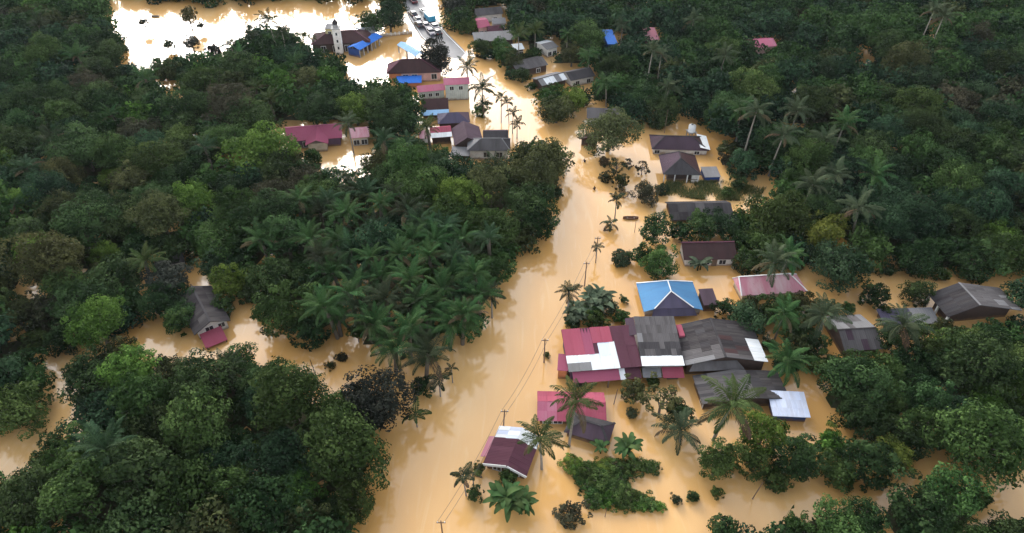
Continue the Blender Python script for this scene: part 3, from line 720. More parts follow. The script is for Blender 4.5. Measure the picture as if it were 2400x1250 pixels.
def far_house(name, label, A, B, C, z, zr, mf, mb, wall, typ='x'):
    h = House(name, label, A, B, C, z, group=FARG)
    if typ == 'x': h.gable_x(zr, R[mf], R[mb], 0.5)
    elif typ == 'm': h.mono(zr, R[mf])
    else: h.hip(zr, [R[mf], R[mb], R[mf], R[mb]])
    h.walls(WALL[wall], zb=zr if typ == 'm' else None)
    h.win(0.3, 1.0, 0.4, 1.4); h.win(0.7, 1.0, 0.4, 1.4)
    return h
far_house('far_house', 'grey gabled roof farthest up the road on its right', (1117, 38), (1180, 32), (1118, 22), 2.4, 3.6, 'grey', 'dgrey', 'white')
far_house('far_house', 'pink roof with lilac tint right of the far road, under the grey gable', (1120, 66), (1150, 63), (1114, 43), 2.6, 3.4, 'magenta', 'pink', 'pink')
far_house('far_house', 'pale grey roof right of the far pink roof', (1155, 57), (1187, 55), (1153, 43), 2.6, 3.4, 'lgrey', 'lgrey', 'white')
far_house('far_house', 'purple red roof just in front of the far pink roof', (1147, 78), (1180, 74), (1140, 62), 2.2, 3.2, 'maroon', 'magenta', 'maroon')
far_house('far_house', 'long low pale grey roof facing the far road', (1112, 99), (1205, 93), (1112, 83), 2.0, 2.8, 'lgrey', 'grey', 'wood', 'm')
far_house('far_house', 'small white roofed house under palms right of the far road', (1205, 118), (1230, 115), (1206, 108), 2.2, 2.8, 'white', 'lblue', 'wood', 'm')
far_house('far_house', 'grey house with bright white front edge in the right wood', (1282, 117), (1310, 110), (1279, 94), 2.4, 3.0, 'lgrey', 'white', 'white')
far_house('far_house', 'small blue roof deep in the right wood', (1424, 104), (1448, 103), (1424, 78), 3.4, 4.4, 'vblue', 'vblue', 'blue', 'm')
far_house('far_house', 'small salmon pink roof deep in the right wood', (1517, 94), (1546, 93), (1518, 73), 3.4, 4.4, 'fadepink', 'fadepink', 'pink', 'm')
far_house('far_house', 'small lilac pink roof farthest right in the wood', (1772, 112), (1822, 108), (1774, 90), 3.4, 4.4, 'pink', 'magenta', 'pink')
far_house('far_house', 'grey brown tin roof between the far palms and the pale twin strips', (1212, 168), (1285, 152), (1230, 138), 2.0, 3.0, 'grey', 'dgrey', 'wood')

# --- mosque by the lake
h = House('prayer_hall', 'prayer hall with dark maroon hipped roof behind the white minaret', (728, 106), (868, 99), (755, 78), 2.6, cat='prayer hall')
h.hip(4.6, [R['brown'], R['brown'], R['maroon'], R['brown']], 'x', 0.3, 0.72, 0.5, R['maroon']); h.walls(WALL['wood']); 
for u in (0.2, 0.4, 0.6, 0.8): h.win(u, 1.2, 0.3, 1.9)
h = House('yellow_block', 'small pale yellow block rising behind the minaret', (760, 68), (782, 68), (762, 58), 5.6, cat='building')
h.mono(5.9, R['lgrey']); h.walls(WALL['yellow'], zb=5.9, ins=0.1); h.win(0.5, 0.8, 3.6, 4.8)
t = thing('minaret', 'tall white square minaret with dark cap beside the blue canopy', 'minaret', G(797, 126, 0), 0.12)
box('shaft', t, -1.0, 1.0, -1.0, 1.0, -1.5, 7.0, WALL['white'])
box('gallery', t, -1.2, 1.2, -1.2, 1.2, 7.0, 7.25, CONC)
box('lantern', t, -0.6, 0.6, -0.6, 0.6, 7.25, 8.1, WALL['grey'])
tube('dome', t, [(0, 0, 8.1), (0, 0, 8.5), (0, 0, 9.0), (0, 0, 9.5)], [0.75, 0.8, 0.45, 0.05], R['dgrey'], 10)
for z in (1.5, 3.4, 5.3):
    f = box('window', t, -0.3, 0.3, -1.05, -0.98, z, z + 0.9, FRAME); box('pane', f, -0.2, 0.2, -1.07, -1.0, z + 0.1, z + 0.8, GLASS)
h = House('blue_canopy', 'long vivid blue canopy on posts beside the white minaret', (843, 118), (897, 86), (812, 112), 2.2, cat='canopy')
h.gable_x(2.9, R['vblue'], R['vblue'], 0.5); W, D = h.W, h.D
h.posts([(W * k / 6 + 0.2, 0.3) for k in range(6)] + [(W * k / 6 + 0.2, D - 0.3) for k in range(6)], 2.1, CONC, 0.12)
box('end_wall', h.o, 0.05, 0.2, 0.3, D - 0.3, -1.5, 2.15, WALL['blue'])
h = House('pale_canopy', 'pale grey blue roof behind the far end of the blue canopy', (845, 82), (882, 76), (846, 66), 2.6, cat='canopy')
h.gable_x(3.4, R['lgrey'], R['lblue'], 0.5); h.walls(WALL['grey'])
t = thing('low_wall', 'long low ochre wall edging the flooded field by the road', 'wall', G(888, 88, 0), math.atan2(*(G(965, 80, 0) - G(888, 88, 0)).yx))
L = (G(965, 80, 0) - G(888, 88, 0)).length
for k in range(8): box('wall_panel', t, L * k / 8 + 0.16, L * (k + 1) / 8 - 0.01, -0.07, 0.07, -1, 0.85, WALL['cream'])
for k in range(9): box('pillar', t, L * k / 8 - 0.15, L * k / 8 + 0.15, -0.16, 0.16, -1, 1.05, WALL['white'])
h = House('light_blue_shelter', 'light blue roofed roadside shelter beside the round dark tree', (974, 133), (995, 127), (957, 98), 2.2, cat='shelter')
h.gable_y(2.8, R['lblue'], R['lblue'], 0.5); h.posts([(0.3, 0.3), (h.W - 0.3, 0.3), (0.3, h.D - 0.3), (h.W - 0.3, h.D - 0.3), (0.3, h.D / 2), (h.W - 0.3, h.D / 2)], 2.1, CONC, 0.12)

# --- houses left of the far road
h = House('brown_hip_house', 'large dark brown hipped house with orange and pink walls by the flooded field', (905, 174), (1036, 170), (912, 150), 2.6)
h.hip(5.0, [R['brown'], R['brown'], R['brown'], R['maroon']], 'x', 0.28, 0.62, 0.5, R['maroon']); h.walls(WALL['pink'], ins=0.6)
box('front_wall_panel', h.o, 0.55, h.W * 0.26, 0.52, 0.7, -1.5, 2.4, WALL['orange'])
for u in (0.34, 0.5, 0.85): h.win(u, 1.3, 0.7, 2.0)
h = House('blue_lean_to', 'blue lean-to roof in front of the brown hipped house', (928, 196), (988, 194), (930, 183), 1.4, cat='lean-to')
h.mono(1.9, R['vblue']); h.walls(WALL['orange'], zb=1.9)
h = House('pink_long_house', 'long low bright pink roof with pale wall, left of the taller pink roof', (979, 217), (1044, 211), (983, 202), 2.4)
h.gable_x(3.2, R['pink'], R['pink'], 0.55); h.walls(WALL['pgreen']); 
for u in (0.2, 0.45, 0.7): h.win(u, 0.8, 0.9, 1.7)
h = House('pink_tall_house', 'two storey pale green house with bright pink roof by the palms', (1040, 200), (1101, 197), (1042, 184), 4.2)
h.gable_x(5.0, R['pink'], R['pink'], 0.55); h.walls(WALL['pgreen'])
for u in (0.3, 0.65): h.win(u, 0.9, 2.7, 3.6)
for k in range(12): box('plank', h.o, h.W * 0.06 + k * h.W * 0.075, h.W * 0.06 + k * h.W * 0.075 + 0.06, 0.30, 0.34, -1, 2.4, WALL['white'])
h = House('dark_blue_front_house', 'dark roofed house with bright blue front eave below the pink roofs', (988, 262), (1052, 259), (992, 235), 1.8)
f, b = h.gable_x(3.2, R['brown'], R['brown'], 0.6); h.walls(WALL['wood'])
slab('front_eave', h.o, [(0, -1.2, 1.4), (h.W, -1.2, 1.4), (h.W, 0.25, 1.98), (0, 0.25, 1.98)], R['lblue'], 0.05)
h = House('purple_hip_house', 'dark purple hipped roof with a white ridge piece beneath the blue fronted house', (1026, 291), (1102, 287), (1034, 266), 1.8)
h.hip(3.2, [R['dblue'], R['purple'], R['dblue'], R['dblue']], 'x', 0.35, 0.65); h.walls(WALL['wood'])
h = House('red_white_roof_house', 'small roof half crimson, half white, left of the purple roofed cluster', (1010, 324), (1060, 320), (1012, 298), 1.9)
f, b = h.gable_x(2.8, R['red'], R['red'], 0.6); h.walls(WALL['wood']); cells_on(f, grid_cells(4, 1, lambda i, j: R['white'], 0, 1, 0, 0.45) + grid_cells(4, 1, lambda i, j: R['red'], 0, 1, 0.45, 1))
h = House('pale_veranda_house', 'low pale roof at the left end of the purple roofed cluster', (984, 326), (1010, 323), (986, 306), 1.8)
h.gable_x(2.5, R['fadepink'], R['fadepink'], 0.5); h.walls(WALL['white'])
h = House('plum_roof_house', 'plum coloured gable roof in the middle of the roadside cluster', (1066, 342), (1134, 336), (1062, 302), 2.0)
h.gable_y(3.7, R['purple'], R['purple'], 0.45); h.walls(WALL['wood'])
h = House('slate_shed', 'dark slate shed roof nearest the road in the roadside cluster', (1132, 327), (1192, 326), (1134, 305), 1.8, cat='shed')
h.gable_x(2.7, R['dgrey'], R['purple'], 0.5); h.walls(WALL['white'])
h = House('grey_hip_house', 'grey hipped house with white wall and two windows in front of the plum roof', (1094, 354), (1196, 354), (1104, 325), 2.4)
h.hip(3.9, [R['grey'], R['dgrey'], R['grey'], R['lgrey']], 'x', 0.32, 0.8, 0.5, R['lgrey'], 0.2); h.walls(WALL['white'], ins=0.6)
h.win(0.45, 1.2, 0.6, 1.7); h.win(0.75, 1.2, 0.6, 1.7)
h = House('grey_lean_to', 'flat pale grey lean-to left of the white wall with two windows', (1055, 364), (1100, 366), (1058, 346), 1.5, cat='lean-to')
h.mono(1.8, R['lgrey']); h.walls(WALL['wood'], zb=1.8)

# --- magenta house in the left wood
h = House('magenta_roof_house', 'magenta roofed house in a clearing of the left wood, behind a pool', (668, 333), (802, 323), (676, 306), 2.2)
h.gable_x(3.9, R['magenta'], R['magenta'], 0.62, cap=R['pink']); h.walls(WALL['purple'], ins=0.6)
for u in (0.35, 0.6): h.win(u, 1.3, 0.3, 1.5)
h2 = h; W, D = h.W, h.D
slab('gable_roof', h.o, [(0.36 * W, -1.8, 2.0), (0.56 * W, -1.8, 3.0), (0.56 * W, 0.62 * D, 3.9), (0.36 * W, 0.62 * D, 2.9)], R['magenta'], 0.07)
slab('gable_roof', h.o, [(0.76 * W, -1.8, 2.0), (0.56 * W + 0.01, -1.8, 3.0), (0.56 * W + 0.01, 0.62 * D, 3.9), (0.76 * W, 0.62 * D, 2.9)], R['magenta'], 0.07)
box('porch_wall', h.o, 0.40 * W, 0.72 * W, -1.4, 0.5, -1.5, 2.0, WALL['cream'])
h = House('dusty_pink_house', 'dusty pink roofed wing to the right of the magenta roof', (820, 325), (866, 321), (824, 300), 2.2)
h.gable_x(3.3, R['fadepink'], R['fadepink'], 0.55); h.walls(WALL['cream'], ins=0.5); h.win(0.3, 1.2, 0.3, 1.4); h.win(0.7, 1.2, 0.3, 1.4)

# --- house in the left inlet
h = House('black_gable_house', 'long dark gabled house with white windowed end wall in the left inlet', (456, 786), (540, 752), (432, 694), 1.7)
l, r = h.gable_y(3.0, R['black'], R['black'], 0.5, cap=R['dgrey']); h.walls(WALL['white'], ins=0.5)
cells_on(l, grid_cells(8, 2, lambda i, j: R['black'])); cells_on(r, grid_cells(8, 2, lambda i, j: R['black']))
h.win(0.42, 1.1, 0.8, 1.8); h.win(0.75, 0.9, 0.8, 1.6)
slab('awning', h.o, [(0.12 * h.W, -2.4, 0.5), (0.72 * h.W, -2.4, 0.5), (0.72 * h.W, 0.4, 1.15), (0.12 * h.W, 0.4, 1.15)], R['red'], 0.06)
h.posts([(0.16 * h.W, -2.2), (0.68 * h.W, -2.2)], 0.5)
h = House('small_dark_hut', 'small dark gabled hut upstream of the long dark gabled house', (364, 628), (432, 614), (360, 606), 1.8, cat='hut')
h.gable_x(2.8, R['black'], R['brown'], 0.5); h.walls(WALL['white']); h.win(0.7, 0.8, 0.5, 1.3)

# --- sheds at right
h = House('grey_tin_house', 'grey tin roofed house with a black seam, behind the dark right grove', (1980, 823), (2070, 818), (1942, 742), 1.7)
f, b = h.gable_x(3.0, R['grey'], R['dgrey'], 0.42); h.walls(WALL['wood'])
cells_on(f, grid_cells(6, 2, lambda i, j: R[RNG.choice(['grey', 'purple', 'grey'])])); cells_on(b, grid_cells(6, 2, lambda i, j: R[RNG.choice(['lgrey', 'grey'])]))
beam('seam', h.o, (0, 0.42 * h.D, 3.07), (h.W, 0.42 * h.D, 3.07), 0.25, 0.06, R['black'])
h = House('slate_low_shed', 'low slate and blue grey roofed shed at the flooded yard, nearly submerged', (2072, 762), (2204, 758), (2060, 730), 0.8, cat='shed')
m = h.mono(1.3, R['dgrey']); h.walls(WALL['wood'], zb=1.3); cells_on(m, grid_cells(7, 2, lambda i, j: R['dblue'] if i < 4 else R['lgrey']))
h = House('big_barn', 'big barn with pale grey ribbed gable roof at the right edge', (2222, 744), (2395, 728), (2196, 688), 2.2, cat='barn')
l, r = h.gable_y(4.2, R['dgrey'], R['grey'], 0.36, cap=R['lgrey']); h.walls(WALL['wood'], ins=1.0)
cells_on(l, grid_cells(8, 2, lambda i, j: R[RNG.choice(['dgrey', 'black'])])); cells_on(r, grid_cells(8, 4, lambda i, j: R[RNG.choice(['grey', 'grey', 'grey', 'grey', 'lgrey'])]))
h.posts([(0.2, 0.2), (0.2, h.D * 0.5), (0.2, h.D - 0.2)], 2.1, WALL['white'], 0.14)

# ------------------------------------------------------------------ single trees, palms, shrubs (crown centres as seen)
T = plant
T(1430, 302, 4.7, 'sage', 1.4, 'L', 2, label='big spreading tree with bare lower trunk standing in the flooded road', land=False)
T(1022, 133, 4.4, 'black', 1.2, 'L', 1, label='round almost black tree beside the light blue roadside shelter', land=False)
T(1065, 18, 3.6, 'black', 1.1, label='blackish tree at the top right of the far road')
T(1098, 62, 2.6, 'mid', 1.0, label='green tree between the far road and the far pink roof')
T(1195, 72, 2.2, 'dark', 1.0, label='dark tree right of the far pale grey roof')
T(1128, 112, 2.6, 'dark', 1.0, label='dark tree in front of the long low pale roof')
T(1170, 112, 2.6, 'mid', 1.0, label='green tree in front of the right end of the long low pale roof')
T(1205, 145, 3.0, 'olive', 1.0, label='olive tree on the far right bank below the small white roof')
T(1225, 175, 2.4, 'dark', 1.0, label='dark tree left of the pale twin strip roof')
T(1235, 135, 2.0, 'dark', 1.0, label='dark tree behind the grey brown tin roof')
T(1090, 30, 2.4, 'dark', 1.0, label='dark tree left of the grey gable farthest up the road')
T(1420, 415, 1.3, 'palmg', 0.8, 'S', 2, label='left grey bush in the flooded road strip', name='shrub', cat='shrub', land=False)
T(1470, 385, 1.4, 'dead', 0.9, 'O', 0, label='dry brown twigs right of the big tree trunk', name='shrub', cat='shrub', land=False)
T(1462, 455, 1.3, 'dead', 0.8, 'O', 1, label='dry brown twigs beside the drooping slender palm', name='shrub', cat='shrub', land=False)
T(393, 655, 3.4, 'black', 1.1, label='dark brown black tree between the small dark hut and the long gabled house')
T(362, 705, 3.0, 'dark', 1.1, label='dark tree left of the long dark gabled house, upstream one')
T(405, 700, 2.4, 'dark', 1.0, label='dark tree touching the left slope of the long gabled house')
T(520, 715, 2.0, 'dark', 1.0, label='dark tree hugging the right slope of the long gabled house')
T(1598, 543, 2.2, 'dark', 0.9, label='dark tree under the left end of the low dark roof', land=False)
T(1645, 533, 2.5, 'dark', 0.9, label='dark tree in front of the low dark roof, middle one', land=False)
T(1640, 508, 1.5, 'mid', 1.2, label='small green pointed tree against the low dark roof', land=False)
T(1695, 525, 2.9, 'deep', 0.9, label='large dark tree covering the right end of the low dark roof', land=False)
T(1738, 560, 2.6, 'dark', 0.9, label='dark tree behind the right end of the white walled house', land=False)
T(1752, 610, 2.5, 'dark', 0.9, label='dark tree right of the white front wall', land=False)
T(1700, 722, 1.9, 'dark', 0.9, label='dark bushy tree right of the purple brown annex', land=False)
T(1752, 718, 2.1, 'olive', 0.9, label='olive tree in front of the faded pink roof, left one', land=False)
T(1805, 722, 2.0, 'dark', 0.9, label='dark tree in front of the faded pink roof, middle one', land=False)
T(1880, 708, 2.2, 'olive', 0.9, label='olive tree in front of the faded pink roof, right one', land=False)
T(1952, 722, 1.2, 'dark', 0.9, label='low dark tree at the near edge of the ochre pool', land=False)
T(1988, 722, 1.1, 'mid', 0.9, label='low green tree at the near edge of the ochre pool', land=False)
T(1400, 752, 1.7, 'mid', 0.7, 'S', 2, label='low shrub at the near edge of the banana grove', name='shrub', cat='shrub', land=False)
T(1430, 720, 1.5, 'palmg', 0.9, 'S', 3, label='grey green shrub at the right edge of the banana grove', name='shrub', cat='shrub', land=False)
T(428, 735, 2.3, 'dark', 1.0, label='dark tree against the near left eave of the long gabled house')
T(1905, 800, 2.2, 'dark', 1.0, label='dark tree left of the grey tin roof, farther one', land=False)
T(1912, 848, 2.0, 'mid', 1.0, label='green tree left of the grey tin roof, nearer one', land=False)
T(1885, 762, 2.0, 'olive', 1.0, label='olive tree between the blackened hall and the grey tin roof', land=False)
T(2092, 792, 2.3, 'dark', 1.0, label='dark tree right of the grey tin roof', land=False)
T(2150, 778, 2.0, 'dark', 1.0, label='dark tree in front of the slate shed', land=False)
T(2212, 768, 1.8, 'olive', 1.0, label='olive tree between the slate shed and the big barn', land=False)
T(2072, 728, 1.3, 'mid', 1.0, label='small green tree behind the slate shed', land=False)
T(2400, 690, 3.0, 'deep', 1.1, label='bluish green tree behind the right end of the big barn', land=False)
T(868, 55, 3.6, 'dark', 1.2, label='dark tree at the far end of the blue canopy', land=False)
T(912, 40, 4.4, 'deep', 1.2, label='large bluish green tree left of the far road')
T(918, 8, 4.2, 'dark', 1.2, label='dark tree at the top of the picture left of the far road')
T(336, 52, 1.5, 'black', 2.4, 'S', label='slim dark tree standing alone in the white lake', land=False)
T(440, 35, 2.4, 'olive', 2.2, 'M', 0, label='tall thin olive tree with open crown against the white lake', land=False)
T(448, 98, 2.4, 'black', 1.5, 'M', label='dark round tree at the near lake shore under the tall thin tree', land=False)
T(395, 105, 1.6, 'dark', 1.5, 'S', label='small dark tree on the near lake shore right of the slim one', land=False)
T(470, 60, 1.2, 'black', 2.2, 'S', 1, label='bare looking slender tree beside the tall thin olive tree', land=False)
T(1535, 535, 2.9, 'dark', 1.2, 'M', 0, label='tall dark green cone shaped tree at the right river bank', land=False)
T(1543, 615, 3.1, 'mid', 1.0, 'M', 1, label='bright rounded tree left of the white walled house', land=False)
T(1508, 598, 2.0, 'dark', 1.0, 'S', 2, label='small dark tree beside the bright rounded tree on the right bank', land=False)
S = dict(name='shrub', cat='shrub', land=False)
T(1455, 605, 1.75, 'palmg', 0.8, 'S', 1, label='round grey green bush alone in the river', **S)
T(1515, 452, 2.4, 'brown', 0.9, 'M', 3, label='brown rounded bush left of the flooded grass', **S)
T(1552, 445, 1.6, 'palmg', 0.7, 'S', 0, label='pale grey green bush against the brown rounded bush', **S)
T(1445, 390, 2.2, 'palmg', 0.9, 'O', 1, label='grey twiggy bush under the big spreading tree', **S)
T(1455, 425, 1.9, 'olive', 0.9, 'S', 3, label='olive bush in the road strip below the grey twiggy bush', **S)
T(1415, 378, 1.3, 'dead', 0.8, 'S', 1, label='low brown dry bush left of the big tree trunk', **S)
T(1505, 395, 1.6, 'brown', 1.1, 'O', 0, label='thin brown bush between the road strip and the pyramid roofed house', **S)
T(1335, 1203, 1.75, 'brown', 0.7, 'S', 2, label='lone brown shrub near the bottom edge of the flood', **S)
T(1462, 703, 0.75, 'dark', 0.9, 'S', 4, label='tiny dark bush left of the blue hipped roof', **S)
T(1455, 742, 1.3, 'mid', 0.8, 'S', 0, label='small bush right of the banana grove by the road', **S)
T(1282, 832, 0.5, 'dark', 0.9, 'S', 4, label='tiny clump of leaves in the flood left of the shop row', **S)
T(1530, 895, 1.05, 'mid', 0.9, 'S', 0, label='small bright round bush in front of the grey awning', **S)
T(1488, 915, 2.1, 'olive', 1.2, 'S', 2, label='dark olive tree left of the open crowned tree in the yard', land=False)
T(1553, 935, 3.1, 'olive', 1.2, 'O', 0, label='open crowned olive tree in the yard with water showing through', land=False)
T(1592, 965, 2.2, 'dark', 1.1, 'S', 3, label='dark compact tree right of the open crowned tree in the yard', land=False)
T(1480, 968, 0.9, 'palmg', 0.9, 'S', 1, label='tiny pale shrub in the yard below the olive tree', **S)
T(1112, 1158, 1.1, 'dark', 0.9, 'S', 3, label='dark shrub left of the bottom banana clump', **S)
T(1125, 1098, 0.8, 'palmy', 1.3, 'S', 2, label='small yellowish bush by the white bargeboard', **S)
T(1625, 1165, 0.9, 'dark', 0.7, 'S', 1, label='left one of two small bushes in the lower right channel', **S)
T(1680, 1155, 0.95, 'mid', 0.7, 'S', 3, label='right one of two small bushes in the lower right channel', **S)
T(1585, 1172, 0.7, 'palmg', 0.6, 'S', 4, label='sparse grey twigs in the lower right channel', **S)
T(990, 905, 1.6, 'dark', 1.1, 'S', 0, label='small dark tree at the inlet mouth beside the slender palm', land=False)
T(907, 893, 0.8, 'dark', 0.9, 'S', 2, label='tiny bush in the inlet mouth', **S)
T(800, 838, 1.0, 'brown', 0.4, 'S', 1, label='low brown weeds on the inlet water', **S)
T(775, 858, 0.8, 'palmy', 0.3, 'S', 3, label='low yellowish weeds on the inlet water', **S)
T(2052, 690, 2.0, 'dark', 1.3, 'S', 0, label='small dark tree between the ochre pool and the slate shed', land=False)
T(2152, 683, 2.6, 'dark', 1.0, 'M', 2, label='dense dark tree left of the big barn', land=False)
T(2245, 735, 0.8, 'palmg', 1.0, 'S', 1, label='pale whitish shrub at the near corner of the big barn', **S)
T(1125, 258, 1.9, 'mid', 0.9, 'S', 2, label='green bush at the foot of the roadside palms', **S)
T(1385, 735, 1.8, 'mid', 0.7, 'S', 1, label='leafy shrub among the banana grove by the road', **S)
T(1340, 755, 1.4, 'dark', 0.7, 'S', 0, label='dark shrub at the left foot of the banana grove', **S)
T(985, 340, 1.5, 'palmy', 0.9, 'S', 3, label='yellowish bush at the left end of the roadside cluster', **S)
T(1730, 430, 1.8, 'dark', 1.0, 'S', 2, label='dark bush at the right end of the flooded grass', **S)
T(1740, 405, 1.6, 'olive', 1.0, 'S', 0, label='olive bush behind the right end of the flooded grass', **S)
T(1705, 450, 1.3, 'mid', 0.8, 'S', 1, label='green bush inside the flooded grass', **S)
T(1190, 1120, 1.3, 'mid', 1.0, 'S', 4, label='small leafy tree in front of the white bargeboard', land=False)

banana(1400, 700, 12, 1.15, 'bananag', 'tall grey green banana grove beside the road, right of the dark palm', 2.0)
banana(1350, 735, 8, 1.0, 'bananag', 'lower banana clump at the foot of the dark palm', 1.4)
banana(1185, 1170, 7, 1.1, 'banana', 'banana clump near the bottom edge in front of the maroon roof', 1.4)
banana(1225, 1185, 4, 1.0, 'banana', 'spreading banana plants right of the bottom banana clump', 1.0)
banana(1470, 1045, 3, 1.0, 'banana', 'young banana plant behind the floating shrub bed', 1.6)
banana(1640, 612, 2, 1.1, 'bananag', 'pale banana plant in front of the white walled house', 2.0)
banana(1408, 1050, 2, 0.7, 'banana', 'small banana plant beside the purple porch hut', 1.2)

C = palm
C('coconut', 1350, 938, 9.0, 0.85, 'palmy', (-0.4, -0.3), label='tall coconut palm in front of the rose red gable roof', dead=3)
C('coconut', 1264, 1024, 6.5, 0.82, 'palmy', (0.5, -0.2), label='bushy coconut palm beside the maroon roofed house', dead=2)
C('coconut', 1718, 945, 8.0, 1.08, 'palmy', (-0.9, 0.3), label='big grey green coconut palm in front of the grey ribbed wing', dead=4)
C('coconut', 1594, 1008, 2.6, 0.85, 'palmg', (0.5, 0), label='pale low coconut palm right of the open crowned tree', dead=1)
C('coconut', 1333, 683, 5.6, 0.58, 'palmd', (0.1, 0), nf=22, label='dark palm on the road edge left of the banana grove', dead=4)
C('areca', 1400, 578, 3.6, 0.65, 'palmd', label='slim small palm standing in the river above the utility pole', dead=2)
C('areca', 1445, 468, 4.6, 1.0, 'palmd', (0.1, 0), label='drooping slender palm in the flooded road strip', dead=2)
C('areca', 1432, 522, 1.4, 1.0, 'palmg', label='half drowned grey palm in the river', dead=3)
C('areca', 1083, 1115, 4.6, 0.85, 'palmd', (0.3, 0.2), nf=11, label='dark slender palm near the bottom left of the maroon roof', dead=3)
C('areca', 1108, 1108, 3.4, 0.55, 'palmy', label='small thin palm beside the dark slender palm at the bottom', dead=2)
C('areca', 973, 968, 3.0, 0.95, 'palmy', label='yellow green small palm on the river edge by the black tree')
C('areca', 1028, 885, 4.0, 1.0, 'palmd', label='dark slender palm at the inlet mouth', dead=2)
C('areca', 1058, 862, 3.2, 0.5, 'palmd', label='tiny palm right of the inlet mouth palm', dead=2)
C('coconut', 1152, 690, 5.0, 0.62, 'palmd', label='dark palm leaning over the left river bank')
C('coconut', 1095, 155, 7.0, 0.75, 'palmd', label='dark coconut palm above the pink roofed houses', dead=2)
C('coconut', 1130, 205, 7.0, 0.85, 'palmd', label='tallest of the roadside palms right of the pink roof', dead=2)
C('coconut', 1133, 243, 3.6, 0.6, 'palmd', label='low palm below the tallest roadside palm', dead=2)
C('areca', 1175, 226, 6.5, 1.0, 'palmd', (-0.1, 0), label='left one of two thin trunked palms in the flooded road', dead=2)
C('areca', 1188, 238, 5.6, 0.85, 'palmd', (0.5, 0), label='right one of two thin trunked palms in the flooded road', dead=2)
C('areca', 1203, 265, 5.0, 1.0, 'palmd', (-0.2, 0), label='slender palm over the slate shed, upper one', dead=2)
C('areca', 1212, 290, 3.6, 1.0, 'palmd', label='slender palm over the slate shed, lower one', dead=3)
C('coconut', 815, 288, 7.5, 0.75, 'palmg', (0.2, -0.2), label='pale coconut palm between the magenta and dusty pink roofs', dead=1)
LP = 'palms along the near lake shore'
C('coconut', 627, 45, 11.0, 0.8, 'palmd', (0.8, 0), label='tallest palm silhouetted against the white lake', group=LP, land=True)
C('coconut', 660, 72, 9.0, 0.75, 'palmd', label='palm just right of the tallest lake palm', group=LP, land=True)
C('coconut', 715, 85, 8.5, 0.75, 'palmy', (0.3, 0), label='olive palm left of the prayer hall', group=LP, land=True)
C('coconut', 540, 102, 7.0, 0.7, 'palmd', label='leftmost dark palm on the near lake shore', group=LP, land=True)
C('coconut', 585, 80, 7.5, 0.75, 'palmd', label='dark palm left of the tallest lake palm', group=LP, land=True)
C('coconut', 1773, 262, 11.0, 0.95, 'palmg', (-0.6, -0.4), label='grey coconut palm with long leaning pale trunk in the right wood', land=False, dead=2)
C('coconut', 1838, 315, 9.5, 0.9, 'palmg', (-0.8, 0), label='second coconut palm with visible pale trunk in the right wood', dead=2)
C('coconut', 2190, 25, 12.0, 0.9, 'palmg', (-0.8, -0.5), label='left of twin tall palms at the upper right', dead=2)
C('coconut', 2212, 38, 12.0, 0.85, 'palmg', (-0.4, -0.3), label='right of twin tall palms at the upper right', dead=2)
C('coconut', 1530, 118, 10.0, 0.75, 'palmg', (-0.4, 0), label='left of two pale trunked palms behind the pale twin roofs', land=True, dead=2)
C('coconut', 1550, 128, 8.5, 0.7, 'palmg', (0, 0), label='right of two pale trunked palms behind the pale twin roofs', land=True, dead=2)
GP = 'coconut palms scattered through the right wood'
for (x, y, h_, s_, lf) in ((1905, 432, 7, .9, 'palmg'), (2012, 488, 7, .95, 'palmg'), (1568, 205, 7, .85, 'palmg'), (1838, 735, 5, .8, 'palm'), (2115, 760, 5, .9, 'palmg'),
                           (1932, 738, 6, .88, 'palmg'), (1848, 845, 4, .9, 'palm'), (1420, 195, 6, .8, 'palm'), (1215, 80, 7, .8, 'palmy'), (1255, 70, 7, .8, 'palmy'), (1460, 60, 7, .75, 'palmg'),
                           (1625, 45, 8, .8, 'palmg'), (1735, 255, 8, .9, 'palm'), (1870, 260, 8, .9, 'palmg'), (1935, 330, 7, .95, 'palmg'), (1980, 290, 8, .9, 'palm'), (1700, 130, 8, .8, 'palmg'),
                           (1850, 600, 6, .85, 'palm'), (1815, 615, 6, .9, 'palmg'), (2050, 410, 7, .9, 'palm'), (1960, 410, 7, .85, 'palmg'), (1330, 80, 6, .7, 'palm'), (1380, 130, 6, .75, 'palm')):
    C('coconut', x, y, h_, s_, lf, (RNG.uniform(-.8, .8), RNG.uniform(-.4, .4)), group=GP, land=y < 650, dead=RNG.choice((0, 1, 2)))
GO = 'oil palms of the left wood'
OIL = [(815, 500), (880, 535), (893, 478), (955, 495), (1040, 535), (1005, 600), (1062, 602), (1035, 678), (960, 765), (930, 815), (985, 705), (868, 605), (790, 562), (752, 500), (1112, 640), (1145, 560),
       (728, 562), (842, 655), (905, 700), (1005, 830), (1092, 735), (845, 722), (700, 470), (965, 560), (1085, 690), (920, 640), (780, 640), (830, 445), (1000, 545), (250, 1055), (530, 868), (340, 612),
       (340, 185), (480, 345), (60, 395), (600, 205), (632, 238), (120, 330), (870, 235), (1000, 300), (950, 340), (900, 330), (1240, 370), (1165, 395), (560, 130), (180, 130), (90, 60), (690, 150), (760, 720), (1060, 760), (30, 480), (260, 270), (610, 560),
       (770, 470), (860, 455), (925, 455), (985, 520), (1020, 565), (1085, 560), (935, 595), (890, 650), (820, 590), (750, 600), (960, 655), (1010, 725), (1060, 645), (875, 760), (820, 690), (790, 740), (960, 720), (905, 790), (1100, 600), (1120, 690)]
